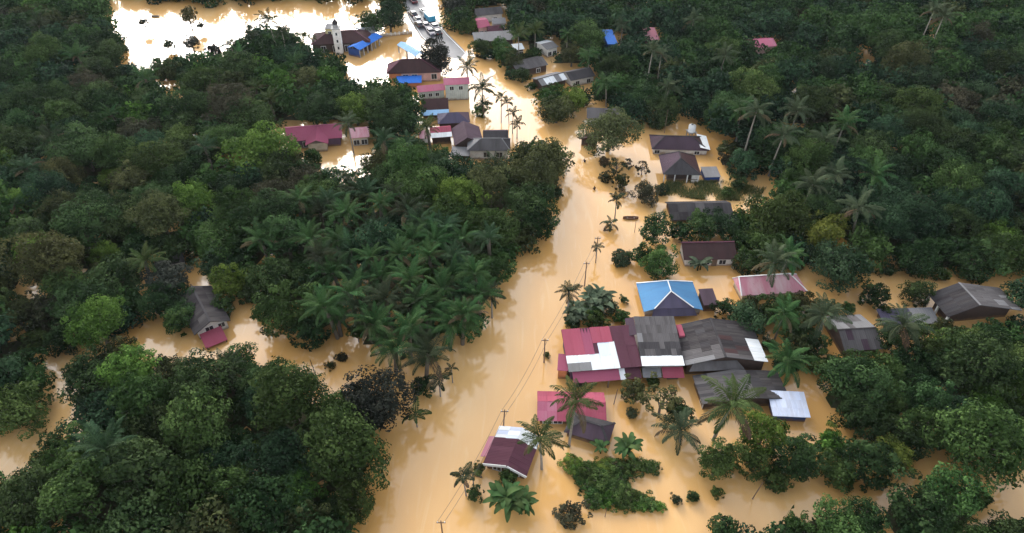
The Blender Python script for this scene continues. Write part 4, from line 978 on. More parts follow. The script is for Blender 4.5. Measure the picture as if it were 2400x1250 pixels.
for i, (x, y) in enumerate(OIL):
    big = (x, y) == (250, 1055)
    lf = 'palmy' if (x, y) in ((340, 612), (600, 205), (632, 238), (1000, 300), (430, 640)) else 'palmg' if (x, y) == (870, 235) else RNG.choice(['palm', 'palm', 'palm', 'palmd', 'deep'])
    C('oil', x, y, RNG.uniform(4.5, 7.5), 0.9 if big else RNG.uniform(0.58, 0.84), lf, (RNG.uniform(-.9, .9), RNG.uniform(-.5, .5)), nf=RNG.randrange(20, 30), group=GO, land=True, dead=RNG.choice((0, 0, 2, 3)))

# ------------------------------------------------------------------ woods
POLY = {
 'left': [(-130, -70), (255, -70), (250, 10), (258, 45), (275, 85), (340, 118), (400, 135), (450, 130), (520, 122), (560, 95), (600, 62), (660, 65), (740, 112), (800, 135), (825, 170), (835, 200), (870, 190), (900, 187), (980, 200), (985, 230), (995, 290), (980, 325), (1050, 352), (1060, 370), (1110, 380), (1190, 378), (1215, 345), (1260, 325), (1310, 335), (1342, 380), (1330, 430), (1310, 480), (1290, 530), (1240, 595), (1200, 640), (1165, 710), (1135, 765), (1090, 800), (1040, 810), (1000, 850), (950, 865), (890, 855), (860, 830), (800, 795), (760, 790), (720, 825), (695, 795), (640, 760), (600, 745), (590, 720), (555, 735), (515, 670), (478, 640), (440, 612), (400, 588), (360, 600), (345, 640), (340, 690), (385, 700), (430, 690), (440, 785), (380, 770), (310, 790), (240, 810), (120, 830), (110, 880), (130, 930), (60, 990), (-10, 1020), (-130, 1040)],
 'lower left': [(-130, 1110), (30, 1110), (65, 1105), (70, 1040), (150, 1000), (140, 950), (135, 880), (200, 830), (290, 805), (340, 805), (430, 845), (480, 842), (530, 815), (575, 808), (640, 845), (710, 850), (740, 910), (800, 915), (850, 880), (900, 895), (950, 955), (905, 1030), (893, 1100), (872, 1170), (860, 1250), (850, 1340), (-130, 1340)],
 'right': [(1010, -70), (2530, -70), (2530, 640), (2330, 645), (2200, 655), (2120, 632), (2100, 640), (1990, 622), (1905, 612), (1860, 634), (1740, 628), (1733, 560), (1610, 556), (1575, 545), (1585, 525), (1700, 512), (1712, 482), (1790, 480), (1800, 400), (1690, 385), (1690, 318), (1640, 290), (1590, 265), (1560, 275), (1490, 288), (1460, 262), (1370, 245), (1330, 275), (1270, 250), (1245, 205), (1190, 180), (1140, 130), (1100, 90), (1060, 50), (1040, 20)],
 'right yard': [(1660, 705), (1720, 690), (1740, 700), (1890, 690), (1990, 712), (2010, 722), (1960, 742), (1925, 780), (1900, 840), (1870, 862), (1820, 870), (1795, 840), (1785, 770), (1690, 748)],
 'lower right': [(1905, 850), (1960, 828), (2080, 828), (2120, 800), (2200, 768), (2390, 745), (2530, 720), (2530, 1090), (2400, 1095), (2340, 1110), (2250, 1080), (2180, 1090), (2130, 1080), (2000, 1030), (1960, 990), (1900, 985), (1910, 930)],
 'channel': [(1620, 1080), (1740, 1040), (1780, 985), (1830, 1030), (1880, 1010), (1960, 990), (2010, 1038), (2130, 1062), (2130, 1090), (2110, 1112), (2050, 1130), (1890, 1155), (1850, 1162), (1770, 1130), (1640, 1128)],
 'bottom right': [(1620, 1260), (1700, 1218), (1800, 1222), (1880, 1190), (1960, 1185), (2040, 1160), (2120, 1140), (2130, 1098), (2210, 1098), (2330, 1150), (2320, 1205), (2360, 1232), (2530, 1190), (2530, 1340), (1600, 1340)],
 'floating bed': [(1322, 1095), (1345, 1062), (1440, 1058), (1500, 1050), (1545, 1075), (1538, 1108), (1480, 1118), (1470, 1150), (1505, 1155), (1562, 1185), (1550, 1202), (1480, 1197), (1375, 1182), (1370, 1140), (1335, 1112)],
 'lake far shore': [(255, -75), (1010, -75), (940, -10), (880, -18), (820, -22), (600, -20), (450, -16), (255, -14)],
}
HOLES = [[(655, 282), (868, 285), (880, 335), (860, 395), (830, 405), (775, 402), (745, 372), (760, 355), (655, 345)],
         [(1235, 150), (1402, 152), (1402, 192), (1275, 210)], [(1108, 14), (1186, 14), (1192, 60), (1208, 80), (1208, 98), (1108, 102)], [(1365, 238), (1460, 240), (1455, 285), (1368, 282)],
         [(1200, 100), (1235, 100), (1235, 122), (1200, 122)], [(1274, 85), (1316, 85), (1316, 120), (1276, 120)], [(1418, 70), (1454, 70), (1452, 108), (1418, 108)], [(1510, 66), (1552, 66), (1550, 98), (1512, 98)], [(1770, 84), (1824, 84), (1824, 112), (1772, 112)],
         [(1205, 132), (1290, 132), (1290, 172), (1215, 172)], [(2010, 105), (2045, 105), (2045, 150), (2015, 150)], [(2175, 45), (2205, 45), (2205, 75), (2180, 75)], [(365, 185), (420, 190), (430, 235), (395, 225)], [(275, 120), (360, 130), (355, 160), (285, 150)],
         [(350, 590), (440, 595), (480, 660), (455, 665), (415, 640), (358, 632)], [(0, 765), (60, 770), (60, 800), (0, 805)], [(55, 655), (90, 650), (85, 700), (58, 700)], [(115, 885), (140, 890), (138, 915), (120, 915)], [(1590, 555), (1740, 555), (1738, 635), (1600, 635)],
         [(520, 365), (575, 365), (570, 385), (530, 385)], [(1930, 735), (2075, 730), (2080, 830), (1980, 830)], [(340, 720), (395, 730), (430, 760), (330, 770)], [(1960, 985), (2015, 1030), (1990, 1035), (1955, 1000)]]
def np_poly(p): return np.array(p, dtype=float)
def inside(pt, poly):
    x, y = pt; c = False; n = len(poly); j = n - 1
    for i in range(n):
        xi, yi = poly[i]; xj, yj = poly[j]
        if (yi > y) != (yj > y) and x < (xj - xi) * (y - yi) / (yj - yi) + xi: c = not c
        j = i
    return c
def edge_dist(pt, poly):
    A = np_poly(poly); B = np.roll(A, -1, axis=0); q = np.array(pt); AB = B - A
    t = np.clip(np.sum((q - A) * AB, axis=1) / np.maximum(np.sum(AB * AB, axis=1), 1e-6), 0, 1)
    return float(np.min(np.linalg.norm(A + t[:, None] * AB - q, axis=1)))
PAL = {  # leaf choices per wood
 'left': ['dark'] * 6 + ['deep'] * 3 + ['mid'] * 5 + ['olive'] * 2 + ['brown'] + ['bright'],
 'lower left': ['mid'] * 5 + ['dark'] * 4 + ['deep'] + ['olive'] + ['bright'] * 2,
 'right': ['deep'] * 5 + ['dark'] * 6 + ['mid'] * 4 + ['olive'] + ['brown'],
 'right yard': ['dark'] * 3 + ['olive'] * 2 + ['mid'] * 2 + ['deep'], 'lower right': ['dark'] * 4 + ['mid'] * 5 + ['deep'] + ['bright'],
 'channel': ['dark'] * 2 + ['mid'] * 4 + ['bright'] * 3, 'bottom right': ['dark'] * 3 + ['mid'] * 4 + ['deep'], 'floating bed': ['mid', 'mid', 'mid', 'bright'],
 'lake far shore': ['dark', 'deep', 'olive'],
}
# trees picked out by their colour in the wood: (x, y, radius m, leaf, label)
SPOT = [(610, 350, 5.2, 'bright', 'large vivid green domed tree left of the magenta roof'), (300, 225, 2.6, 'bright', None), (40, 290, 2.8, 'mid', None), (265, 350, 3.0, 'yellow', 'yellowish tree in the middle of the left wood'),
        (268, 422, 2.6, 'bright', 'light green tree left of the wood centre'), (110, 455, 2.0, 'yellow', 'small yellow green tree near the left edge'), (55, 525, 2.4, 'bright', None), (250, 600, 2.6, 'bright', 'light green tree behind the small dark hut'),
        (533, 665, 3.0, 'bright', 'vivid green tree right of the long dark gabled house'), (660, 735, 3.6, 'mid', 'green tree jutting over the inlet right of the dark gabled house'), (515, 250, 3.6, 'bright', None), (500, 120, 2.2, 'black', None),
        (415, 750, 2.2, 'mid', 'green tree left of the long dark gabled house'), (620, 1050, 1.6, 'bright', 'small patch of vivid green leaves in the lower left wood'), (810, 1050, 4.6, 'mid', 'large rounded green tree at the river edge of the lower left wood'),
        (875, 945, 4.4, 'black', 'large blackish tree at the tip of the lower left wood'), (470, 1000, 4.6, 'mid', None), (700, 1150, 2.6, 'bright', None), (560, 1140, 3.0, 'mid', None), (640, 1200, 3.6, 'dark', None),
        (1270, 375, 4.6, 'olive', 'large olive tree leaning over the river bend'), (1240, 470, 4.8, 'dark', None), (1265, 520, 3.6, 'dark', None), (1100, 760, 2.4, 'mid', None), (1180, 600, 2.6, 'mid', None), (1160, 520, 2.4, 'bright', None),
        (1560, 10, 3.0, 'yellow', 'yellow green tree at the top edge of the right wood'), (1935, 545, 3.6, 'yellow', 'yellowish olive tree in the right wood above the ochre pool'), (1805, 487, 1.8, 'bright', None), (2340, 560, 3.0, 'bright', None), (2240, 240, 4.4, 'brown', 'brown crowned tree in the upper right wood'), (2070, 260, 3.0, 'mid', None), (2290, 95, 4.2, 'brown', 'brownish tree near the upper right corner'),
        (1345, 235, 3.0, 'bright', 'vivid green tree on the right river bank by the grey shack'), (1300, 215, 2.4, 'mid', None), (1340, 130, 3.2, 'olive', 'olive tree behind the pale twin strip roof'), (1185, 130, 3.0, 'mid', None), (1470, 155, 3.2, 'mid', None), (1900, 165, 3.0, 'mid', None),
        (1790, 1015, 2.9, 'bright', 'vivid green tree in front of the zinc shed'), (1945, 1045, 2.0, 'bright', None), (2095, 1065, 2.4, 'yellow', 'yellow green tree at the right end of the channel grove'), (2300, 1030, 4.6, 'mid', 'large green tree near the right edge of the lower right wood'), (2000, 880, 4.4, 'dark', None), (2300, 850, 4.6, 'dark', None),
        (2230, 1150, 3.4, 'mid', None), (2160, 1200, 3.2, 'dark', None), (1960, 1235, 3.0, 'mid', None), (1700, 1245, 2.0, 'dark', None), (2370, 1250, 2.4, 'dark', None), (1680, 1085, 2.6, 'mid', None), (1875, 1080, 3.0, 'dark', None), (1745, 60, 3.4, 'deep', None)]
woods = []     # (x, y, px, py, r, zf, leaf, wood, label)
grid = {}
def near_ok(c, r, k):
    gx, gy = int(c.x // 6), int(c.y // 6)
    for i in range(gx - 2, gx + 3):
        for j in range(gy - 2, gy + 3):
            for (x, y, q) in grid.get((i, j), ()):
                if (x - c.x) ** 2 + (y - c.y) ** 2 < ((r + q) * k) ** 2: return False
    return True
def put(c, r): grid.setdefault((int(c.x // 6), int(c.y // 6)), []).append((c.x, c.y, r))
for p in PLANTS:                                   # leave room for palms of the woods
    if p['name'] != 'shrub': put(Vector((p['o'].location.x, p['o'].location.y, 0)), p['r'] * ((0.5 if p['name'] == 'oil_palm' else 0.36) if 'palm' in p['name'] else 0.8))
for (x, y, r, lf, lb) in SPOT:
    zf = 1.2; c = G(x, y, zf * 0.8 * r); put(c, r); woods.append((c, x, y, r, zf, lf, 'spot', lb))
wr = random.Random(21)
for wname, poly in POLY.items():
    xs = [p[0] for p in poly]; ys = [p[1] for p in poly]
    bed = wname == 'floating bed'; chan = wname in ('channel', 'right yard')
    holes = [h_ for h_ in HOLES if any(inside(p, poly) for p in h_)]
    # sample evenly on the ground
    passes = [((1.0, 2.0), 0.38, 12000, 0.45)] if bed else [((3.4, 4.7), 0.68, 2600, 0.68), ((2.3, 3.4), 0.66, 4500, 0.68), ((1.3, 2.2), 0.70, 5000, 0.66)]
    if wname in ('lower right', 'bottom right'): passes = passes[1:]
    if chan: passes = [((2.2, 3.2), 0.68, 900, 0.62), ((1.3, 2.2), 0.66, 2500, 0.62)]
    g0, g1 = G(min(xs), max(ys), 4), G(max(xs), min(ys), 4); wid = max(abs(G(min(xs), min(ys), 4).x), abs(G(max(xs), min(ys), 4).x))
    x0 = min(G(a, b, 4).x for a, b in poly); x1 = max(G(a, b, 4).x for a, b in poly)
    y0 = min(G(a, b, 4).y for a, b in poly); y1 = max(G(a, b, 4).y for a, b in poly)
    area = (x1 - x0) * (y1 - y0)
    for (ra, rb), kk, n, fit in passes:
        for _ in range(int(n * max(0.25, area / 12000.0))):
            r = wr.uniform(ra, rb); zf = wr.choice((wr.uniform(0.9, 1.3), wr.uniform(1.2, 2.0))) if not bed else 0.4
            if wname in ('channel', 'bottom right', 'lower right'): zf = wr.uniform(0.8, 1.1)
            if wname == 'bottom right': fit = 0.92
            zc = zf * 0.8 * r
            c = Vector((wr.uniform(x0, x1), wr.uniform(y0, y1), zc)); px, py, ppm = PX(c)
            if not inside((px, py), poly): continue
            if any(inside((px, py), q) for q in holes): continue
            if not near_ok(c, r, kk): continue
            if edge_dist((px, py), poly) < r * ppm * fit: continue
            if any(edge_dist((px, py), q) < r * ppm * 0.6 for q in holes): continue
            if not bed and not any(inside((px, py + r * ppm * 1.5), q) for q in POLY.values()): zf = 0.9; c.z = zf * 0.8 * r; px, py, ppm = PX(c)
            put(c, r); woods.append((c, px, py, r, zf, wr.choice(PAL[wname]), wname, None))
# the 300 that show largest are trees of their own, the rest (far, tiny or out of frame) one mass
def shown(w):
    c, px, py, r = w[:4]; ppm = PX(c)[2]
    vis = -20 < px < 2420 and -25 < py < 1270
    return (r * ppm) * (1 if vis else 0.02) + (1000 if w[7] else 0)
trees = [w for w in woods if w[6] != 'floating bed']; beds = [w for w in woods if w[6] == 'floating bed']
big = [w for w in trees if w[3] > 2.25 or w[6] == 'spot']; small = [w for w in trees if not (w[3] > 2.25 or w[6] == 'spot')]
big.sort(key=shown, reverse=True); small.sort(key=shown, reverse=True)
fixed_trees = sum(1 for p in PLANTS if p['name'] == 'broadleaf_tree'); fixed_shrubs = sum(1 for p in PLANTS if p['name'] == 'shrub')
nb, ns_ = 300 - fixed_trees, 300 - fixed_shrubs - len(beds)
WOODNAME = {'left': 'the left wood', 'lower left': 'the lower left wood', 'right': 'the right wood', 'right yard': 'the right yard', 'lower right': 'the lower right wood', 'channel': 'the channel grove', 'bottom right': 'the bottom right wood', 'floating bed': 'the floating shrub bed', 'lake far shore': 'the far lake shore', 'spot': 'the woods'}
for w in big[:nb]:
    c, px, py, r, zf, lf, wn_, lb = w
    plant(px, py, r, lf, zf, label=lb, group='trees of ' + WOODNAME[wn_], xyz=c)
    PLANTS[-1]['wood'] = wn_
for w in small[:ns_] + beds:
    c, px, py, r, zf, lf, wn_, lb = w
    plant(px, py, r, lf, zf, k='S', name='shrub', cat='shrub', group='shrubs of ' + WOODNAME[wn_], xyz=c, land=wn_ != 'floating bed')
    PLANTS[-1]['wood'] = wn_
rest = [w for w in big[nb:] + small[ns_:] if -110 < w[1] < 2510 and -75 < w[2] < 1310]
if rest:
    keys = list(LEAF); VV, FF, TT, MM = [], [], [], []; b = 0; rg = np.random.default_rng(5)
    for w in rest:
        c, px, py, r, zf, lf, wn_, lb = w
        k = 'L' if r > 3.7 else 'M' if r > 2.25 else 'S'; V, F, Tt = CROWN[k][rg.integers(0, 5)]; sc_ = r / CLS[k][0]; a = rg.uniform(0, 6.28)
        if True:                                         # fewer, larger leaves for the far mass
            st, gr = (3, 1.6) if k == 'S' else (3, 1.6) if PX(c)[2] > 13.5 else (6, 2.1)
            sel = np.arange(rg.integers(0, st), len(F), st); Q = V.reshape(-1, 4, 3)[sel]; m_ = Q.mean(axis=1, keepdims=True)
            V = (m_ + (Q - m_) * gr).reshape(-1, 3); F = np.arange(len(V)).reshape(-1, 4); Tt = Tt[sel]
        rot = np.array([[math.cos(a), -math.sin(a), 0], [math.sin(a), math.cos(a), 0], [0, 0, 1]])
        VV.append(V @ rot.T * sc_ + np.array([c.x, c.y, c.z])); FF.append(F + b); TT.append(Tt); MM.append(np.full(len(F), keys.index(lf))); b += len(V)
        BASES.append((c.x, c.y, r + (0.9 if zf > 0.95 else -0.3)))
    tag(obj('woodland_mass', mesh_arr('woodland_mass', np.concatenate(VV), np.concatenate(FF), [LEAF[k] for k in keys], np.concatenate(TT), np.concatenate(MM))), 'mass of smaller and far tree crowns filling the woods', 'woodland', kind='stuff')

# ------------------------------------------------------------------ forest floor that just clears the water under the trees, with undergrowth
gx = np.arange(-235, 236, 1.5); gy = np.arange(25, 300, 1.5)
Z = np.full((len(gy), len(gx)), -1.3)
for (x, y, r) in BASES:
    rr = r - 0.2; i0, i1 = np.searchsorted(gx, (x - rr - 2, x + rr + 2)); j0, j1 = np.searchsorted(gy, (y - rr - 2, y + rr + 2))
    if i0 >= i1 or j0 >= j1: continue
    XX, YY = np.meshgrid(gx[i0:i1], gy[j0:j1]); d = np.hypot(XX - x, YY - y)
    z = -1.3 + 1.75 * np.clip((rr + 0.6 - d) / (0.6 * rr), 0, 1) ** 0.8
    Z[j0:j1, i0:i1] = np.maximum(Z[j0:j1, i0:i1], z)
def inside_np(x, y, poly):
    c = np.zeros(x.shape, dtype=bool); A = np_poly(poly); B = np.roll(A, 1, axis=0)
    for (xi, yi), (xj, yj) in zip(A, B):
        if yi != yj: c ^= ((yi > y) != (yj > y)) & (x < (xj - xi) * (y - yi) / (yj - yi) + xi)
    return c
XX, YY = np.meshgrid(gx, gy); dep = YY * CP + H_CAM * SP; GX = PW / 2 + FPX * XX / dep; GY = PH / 2 - FPX * (YY * SP - H_CAM * CP) / dep
okm = np.zeros(Z.shape, dtype=bool); pad = 1.6 * FPX / dep                     # the bank stays back from the foliage edge
for wname, poly in POLY.items():
    if wname in ('floating bed', 'channel', 'right yard'): continue
    q = np.ones(Z.shape, dtype=bool)
    for dx_, dy_ in ((0, 1), (1, 0), (-1, 0), (0, -0.3)): q &= inside_np(GX + dx_ * pad, GY + dy_ * pad, poly)
    okm |= q
for hole in HOLES: okm &= ~inside_np(GX, GY, hole)
Z = np.where(okm, Z, -1.3)
rg = np.random.default_rng(3); Z += rg.normal(0, 0.06, Z.shape)
XX, YY = np.meshgrid(gx, gy); V = np.stack([XX, YY, Z], axis=2).reshape(-1, 3)
nx, ny = len(gx), len(gy); a = (np.arange(ny - 1)[:, None] * nx + np.arange(nx - 1)[None]).ravel()
tag(obj('forest_floor', mesh_arr('forest_floor', V, np.stack([a, a + 1, a + nx + 1, a + nx], axis=1), [plain('forest_floor', (0.045, 0.042, 0.022), 0.95, 0.4, 0.6, spec=0.1, dirtcol=(0.025, 0.04, 0.016))], smooth=True)), 'dark leaf littered ground under the trees', kind='structure')
lj, li = np.where(Z > 0.05); nu = 70000; pick = rg.integers(0, len(li), nu)
C = np.stack([gx[li[pick]] + rg.uniform(-.8, .8, nu), gy[lj[pick]] + rg.uniform(-.8, .8, nu), np.maximum(Z[lj[pick], li[pick]], 0) + 0.1 + 1.1 * rg.uniform(size=nu) ** 2], axis=1)
N = unit(rg.normal(size=(nu, 3)) * 0.6 + np.array([0, 0, 1.0])); L = rg.uniform(0.35, 0.8, nu)
V, F = cards(C, N, L, L * 0.5, rg)
tag(obj('undergrowth', mesh_arr('undergrowth', V, F, [LEAF['dark'], LEAF['mid']], rg.uniform(size=nu), (rg.uniform(size=nu) > 0.75).astype(int))), 'low leafy undergrowth covering the ground beneath the trees', 'undergrowth', kind='stuff')
# flooded grass between the dark houses
gp = [(1560, 428), (1680, 424), (1795, 442), (1775, 472), (1650, 470), (1560, 458)]
w0 = [G(a, b, 0) for a, b in gp]; pts = []
while len(pts) < 7000:
    q = (RNG.uniform(1550, 1800), RNG.uniform(420, 475))
    if inside(q, gp):
        g = G(*q, 0)
        if math.sin(g.x * 0.9 + 1.3) * math.sin(g.y * 0.7) + RNG.uniform(-0.7, 0.9) > 0: pts.append((g.x, g.y, 0))
C = np.array(pts); n = len(C); hh = rg.uniform(0.25, 0.8, n); C[:, 2] = hh * 0.4
dirs = unit(rg.normal(size=(n, 3)) * 0.35 + np.array([0, 0, 1.0])); side = unit(np.cross(dirs, rg.normal(size=(n, 3)))) * 0.06
V = np.stack([C - dirs * hh[:, None] * .5 - side, C - dirs * hh[:, None] * .5 + side, C + dirs * hh[:, None] * .6 + side * .3, C + dirs * hh[:, None] * .6 - side * .3], axis=1).reshape(-1, 3)
tag(obj('flooded_grass', mesh_arr('flooded_grass', V, np.arange(4 * n).reshape(-1, 4), [LEAF['grass'], LEAF['mid']], rg.uniform(size=n), (rg.uniform(size=n) > 0.85).astype(int))), 'tall grass standing out of the flood between two dark roofs', 'grass', kind='stuff')

# ------------------------------------------------------------------ road that climbs out of the water at the far end
rl = [(938, -40), (944, 5), (958, 40), (985, 85), (1025, 122), (1060, 150)]; rr_ = [(985, -40), (992, 5), (1018, 40), (1050, 80), (1085, 115), (1112, 145)]
V, F = [], []
for k, (p, q) in enumerate(zip(rl, rr_)):
    z = 0.45 - 0.105 * k; a, b = G(*p, z), G(*q, z); V += [a, a.lerp(b, 0.5) + Vector((0, 0, 0.05)), b]
    if k: n = 3 * k; F += [(n - 3, n - 2, n + 1, n), (n - 2, n - 1, n + 2, n + 1)]
tag(obj('road', mesh_py('road', V, F, [plain('asphalt', (0.16, 0.16, 0.17), 0.6, 0.3, 0.4, spec=0.4)])), 'grey asphalt road rising out of the flood', kind='structure')
V, F = [], []
for k in range(5):
    for (side, off) in ((rl, 0.06), (rr_, 0.94)):
        z = 0.462 - 0.105 * k; z2 = z - 0.105
        a0, b0 = G(*rl[k], z), G(*rr_[k], z); a1, b1 = G(*rl[k + 1], z2), G(*rr_[k + 1], z2); n = len(V)
        V += [a0.lerp(b0, off - .012), a0.lerp(b0, off + .012), a1.lerp(b1, off + .012), a1.lerp(b1, off - .012)]; F.append((n, n + 1, n + 2, n + 3))
tag(obj('road_marking', mesh_py('road_marking', V, F, [WHITEP])), 'white edge lines of the grey road', kind='structure')
rdir = (G(965, 20, 0) - G(1040, 110, 0)).normalized(); RA = math.atan2(rdir.y, rdir.x)
def paint(name, col): return plain('paint_' + name, col, 0.25, 0.1, 1.5, spec=0.5)
TYRE = plain('tyre', (0.02, 0.02, 0.02), 0.9, 0.1); LAMP = plain('lamp', (0.7, 0.7, 0.66), 0.2, 0.05); TAIL = plain('tail_lamp', (0.35, 0.02, 0.02), 0.3, 0.05)
def prism(name, parent, prof, w, mat, top=1.0, z0=0):
    """side profile (x,z) extruded to width w; upper points narrowed by 'top'"""
    zs = [z for _, z in prof]; lo, hi = min(zs), max(zs)
    V = []
    for s_ in (-1, 1):
        for x, z in prof: V.append((x, s_ * w / 2 * (1 - (1 - top) * (z - lo) / (hi - lo)), z + z0))
    n = len(prof); F = [tuple(range(n)), tuple(range(2 * n - 1, n - 1, -1))] + [(k, k + n, (k + 1) % n + n, (k + 1) % n) for k in range(n)]
    o = obj(name, mesh_py(name, V, F, [mat]), parent)
    bv = o.modifiers.new('bevel', 'BEVEL'); bv.width = 0.05; bv.segments = 2
    return o
def wheels(t, xs, w, r=0.31):
    for x in xs:
        for s_ in (-1, 1):
            tube('wheel', t, [(x, s_ * (w / 2 - 0.16), r), (x, s_ * (w / 2 + 0.02), r)], r, TYRE, 12)
def car(px, py, col, label, rot=0, kind='car'):
    z = max(0.02, 0.45 - 0.0032 * (py + 40)); t = thing(kind, label, kind.replace('_', ' '), G(px, py, z), RA + rot, 'vehicles stopped on the dry road')
    pm = paint('_'.join('%02d' % int(c * 99) for c in col), col)
    if kind == 'lorry':
        wheels(t, (-1.9, 1.9), 2.0, 0.42)
        box('chassis', t, -3.0, 3.0, -0.8, 0.8, 0.5, 0.75, TYRE); box('cargo_bed', t, -3.0, 1.2, -1.05, 1.05, 0.78, 2.3, pm)
        prism('cab', t, [(1.35, 0.6), (3.0, 0.6), (3.0, 1.5), (2.75, 2.2), (1.35, 2.2)], 2.0, WHITEP, 0.94); box('windscreen', t, 2.84, 2.97, -0.8, 0.8, 1.5, 2.0, GLASS)
        for s_ in (-1, 1): box('headlight', t, 2.97, 3.04, s_ * 0.75 - 0.15, s_ * 0.75 + 0.15, 0.8, 1.0, LAMP)
        return t
    L = 2.1
    prism('body', t, [(-L, 0.35), (L, 0.35), (L, 0.75), (L - 0.25, 0.88), (0.95, 0.98), (-L + 0.1, 0.98), (-L, 0.8)], 1.72, pm, 0.97)
    prism('cabin_glass', t, [(-1.75, 0.97), (1.0, 0.97), (0.35, 1.42), (-1.35, 1.42)], 1.56, GLASS, 0.82)
    prism('roof_panel', t, [(-1.35, 1.41), (0.35, 1.41), (0.25, 1.48), (-1.25, 1.48)], 1.32, pm, 0.95)
    wheels(t, (-1.3, 1.3), 1.66)
    for s_ in (-1, 1):
        box('headlight', t, L - 0.08, L + 0.02, s_ * 0.62 - 0.17, s_ * 0.62 + 0.17, 0.62, 0.78, LAMP); box('tail_light', t, -L - 0.02, -L + 0.06, s_ * 0.66 - 0.13, s_ * 0.66 + 0.13, 0.68, 0.86, TAIL)
    return t
PIc = math.pi
car(982, 62, (0.05, 0.05, 0.055), 'dark grey car at the left road edge nearest the field', 0.05)
car(979, 50, (0.40, 0.40, 0.42), 'silver car behind the dark grey one at the left road edge', 0)
car(1000, 66, (0.06, 0.045, 0.075), 'dark purple car in the middle of the road queue', PIc)
car(1010, 80, (0.10, 0.09, 0.12), 'dark slate car nearest the water in the road queue', PIc)
car(1024, 80, (0.03, 0.03, 0.035), 'black car at the right road edge', 0.15)
car(1017, 66, (0.62, 0.58, 0.60), 'white car at the right road edge behind the black one', 0.1)
car(1006, 49, (0.05, 0.32, 0.50), 'lorry with teal blue box on the right road edge', 0.05, 'lorry')
car(994, 31, (0.72, 0.72, 0.72), 'white car behind the teal blue lorry', 0.05)
car(968, 37, (0.03, 0.03, 0.05), 'black car farthest up the left road edge', 0.1)
car(969, 6, (0.14, 0.04, 0.05), 'dark red car farthest up the road', 0.05)

# ------------------------------------------------------------------ poles and wires
CABLE = plain('cable', (0.05, 0.05, 0.05), 0.7, 0.1)
def pole(base, h, label, lean=(0, 0), arm=True, r=0.09, name='utility_pole', cat='utility pole', armdir=0.0, mat=None):
    g = G(*base, 0); t = thing(name, label, cat, g, 0)
    tube('shaft', t, [(0, 0, -1.5), (lean[0], lean[1], h)], [r * 1.25, r * 0.8], mat or WOOD, 8)
    if arm:
        c, s_ = math.cos(armdir), math.sin(armdir)
        beam('crossarm', t, (lean[0] - 0.5 * c, lean[1] - 0.5 * s_, h - 0.35), (lean[0] + 0.5 * c, lean[1] + 0.5 * s_, h - 0.35), 0.1, 0.1, WOOD)
        for q in (-0.4, 0.4): tube('insulator', t, [(lean[0] + q * c, lean[1] + q * s_, h - 0.3), (lean[0] + q * c, lean[1] + q * s_, h - 0.1)], 0.05, FRAME, 6)
    return g + Vector((lean[0], lean[1], h - 0.15))
tops = [pole((1397, 600), 4.2, 'farthest roadside utility pole, beside the slim small palm'), pole((1370, 671), 5.2, 'thin utility pole standing in the river below the slim small palm'),
        pole((1275, 850), 5.0, 'utility pole beside the road left of the shop row'), pole((1178, 1012), 4.6, 'utility pole behind the maroon roofed house', (0.3, 0)), pole((1040, 1275), 5.0, 'nearest utility pole at the bottom edge')]
for k in range(4):
    for q, wd in ((-0.4, 'left'), (0.4, 'right')):
        p, e = tops[k] + Vector((q, 0, 0)), tops[k + 1] + Vector((q, 0, 0))
        pts = [p.lerp(e, i / 12) - Vector((0, 0, 0.9 * 4 * (i / 12) * (1 - i / 12))) for i in range(13)]
        V, F = tube_vf(pts, [0.022] * 13, 5)
        tag(obj('power_cable', mesh_py('power_cable', V, F, [CABLE])), wd + ' wire of the ' + ('farthest', 'second', 'third', 'nearest')[k] + ' span along the river', 'wire', 'wires strung between the river poles')
pole((745, 888), 4.0, 'thin bare pole leaning in the left inlet', (-0.35, 0), False, 0.06, 'pole', 'pole')
pole((1437, 948), 3.2, 'thin bare pole in the yard behind the rose red roof', (0.3, 0), False, 0.06, 'pole', 'pole')
pole((1760, 1170), 3.6, 'rust brown bare pole leaning at the channel grove', (0.6, 0), False, 0.06, 'pole', 'pole')
pole((1557, 312), 5.6, 'thin bare pole behind the dark hipped house', (0, 0), False, 0.07, 'pole', 'pole')
pole((1417, 1212), 2.0, 'short stick rising from the flood below the floating shrub bed', (0.1, 0), False, 0.04, 'pole', 'pole')
pole((2098, 1130), 2.6, 'grey stake at the right end of the channel grove', (0.5, 0), False, 0.05, 'pole', 'pole')
pole((1487, 545), 3.0, 'thin stake beside the small brown boat', (0, 0), False, 0.05, 'pole', 'pole')

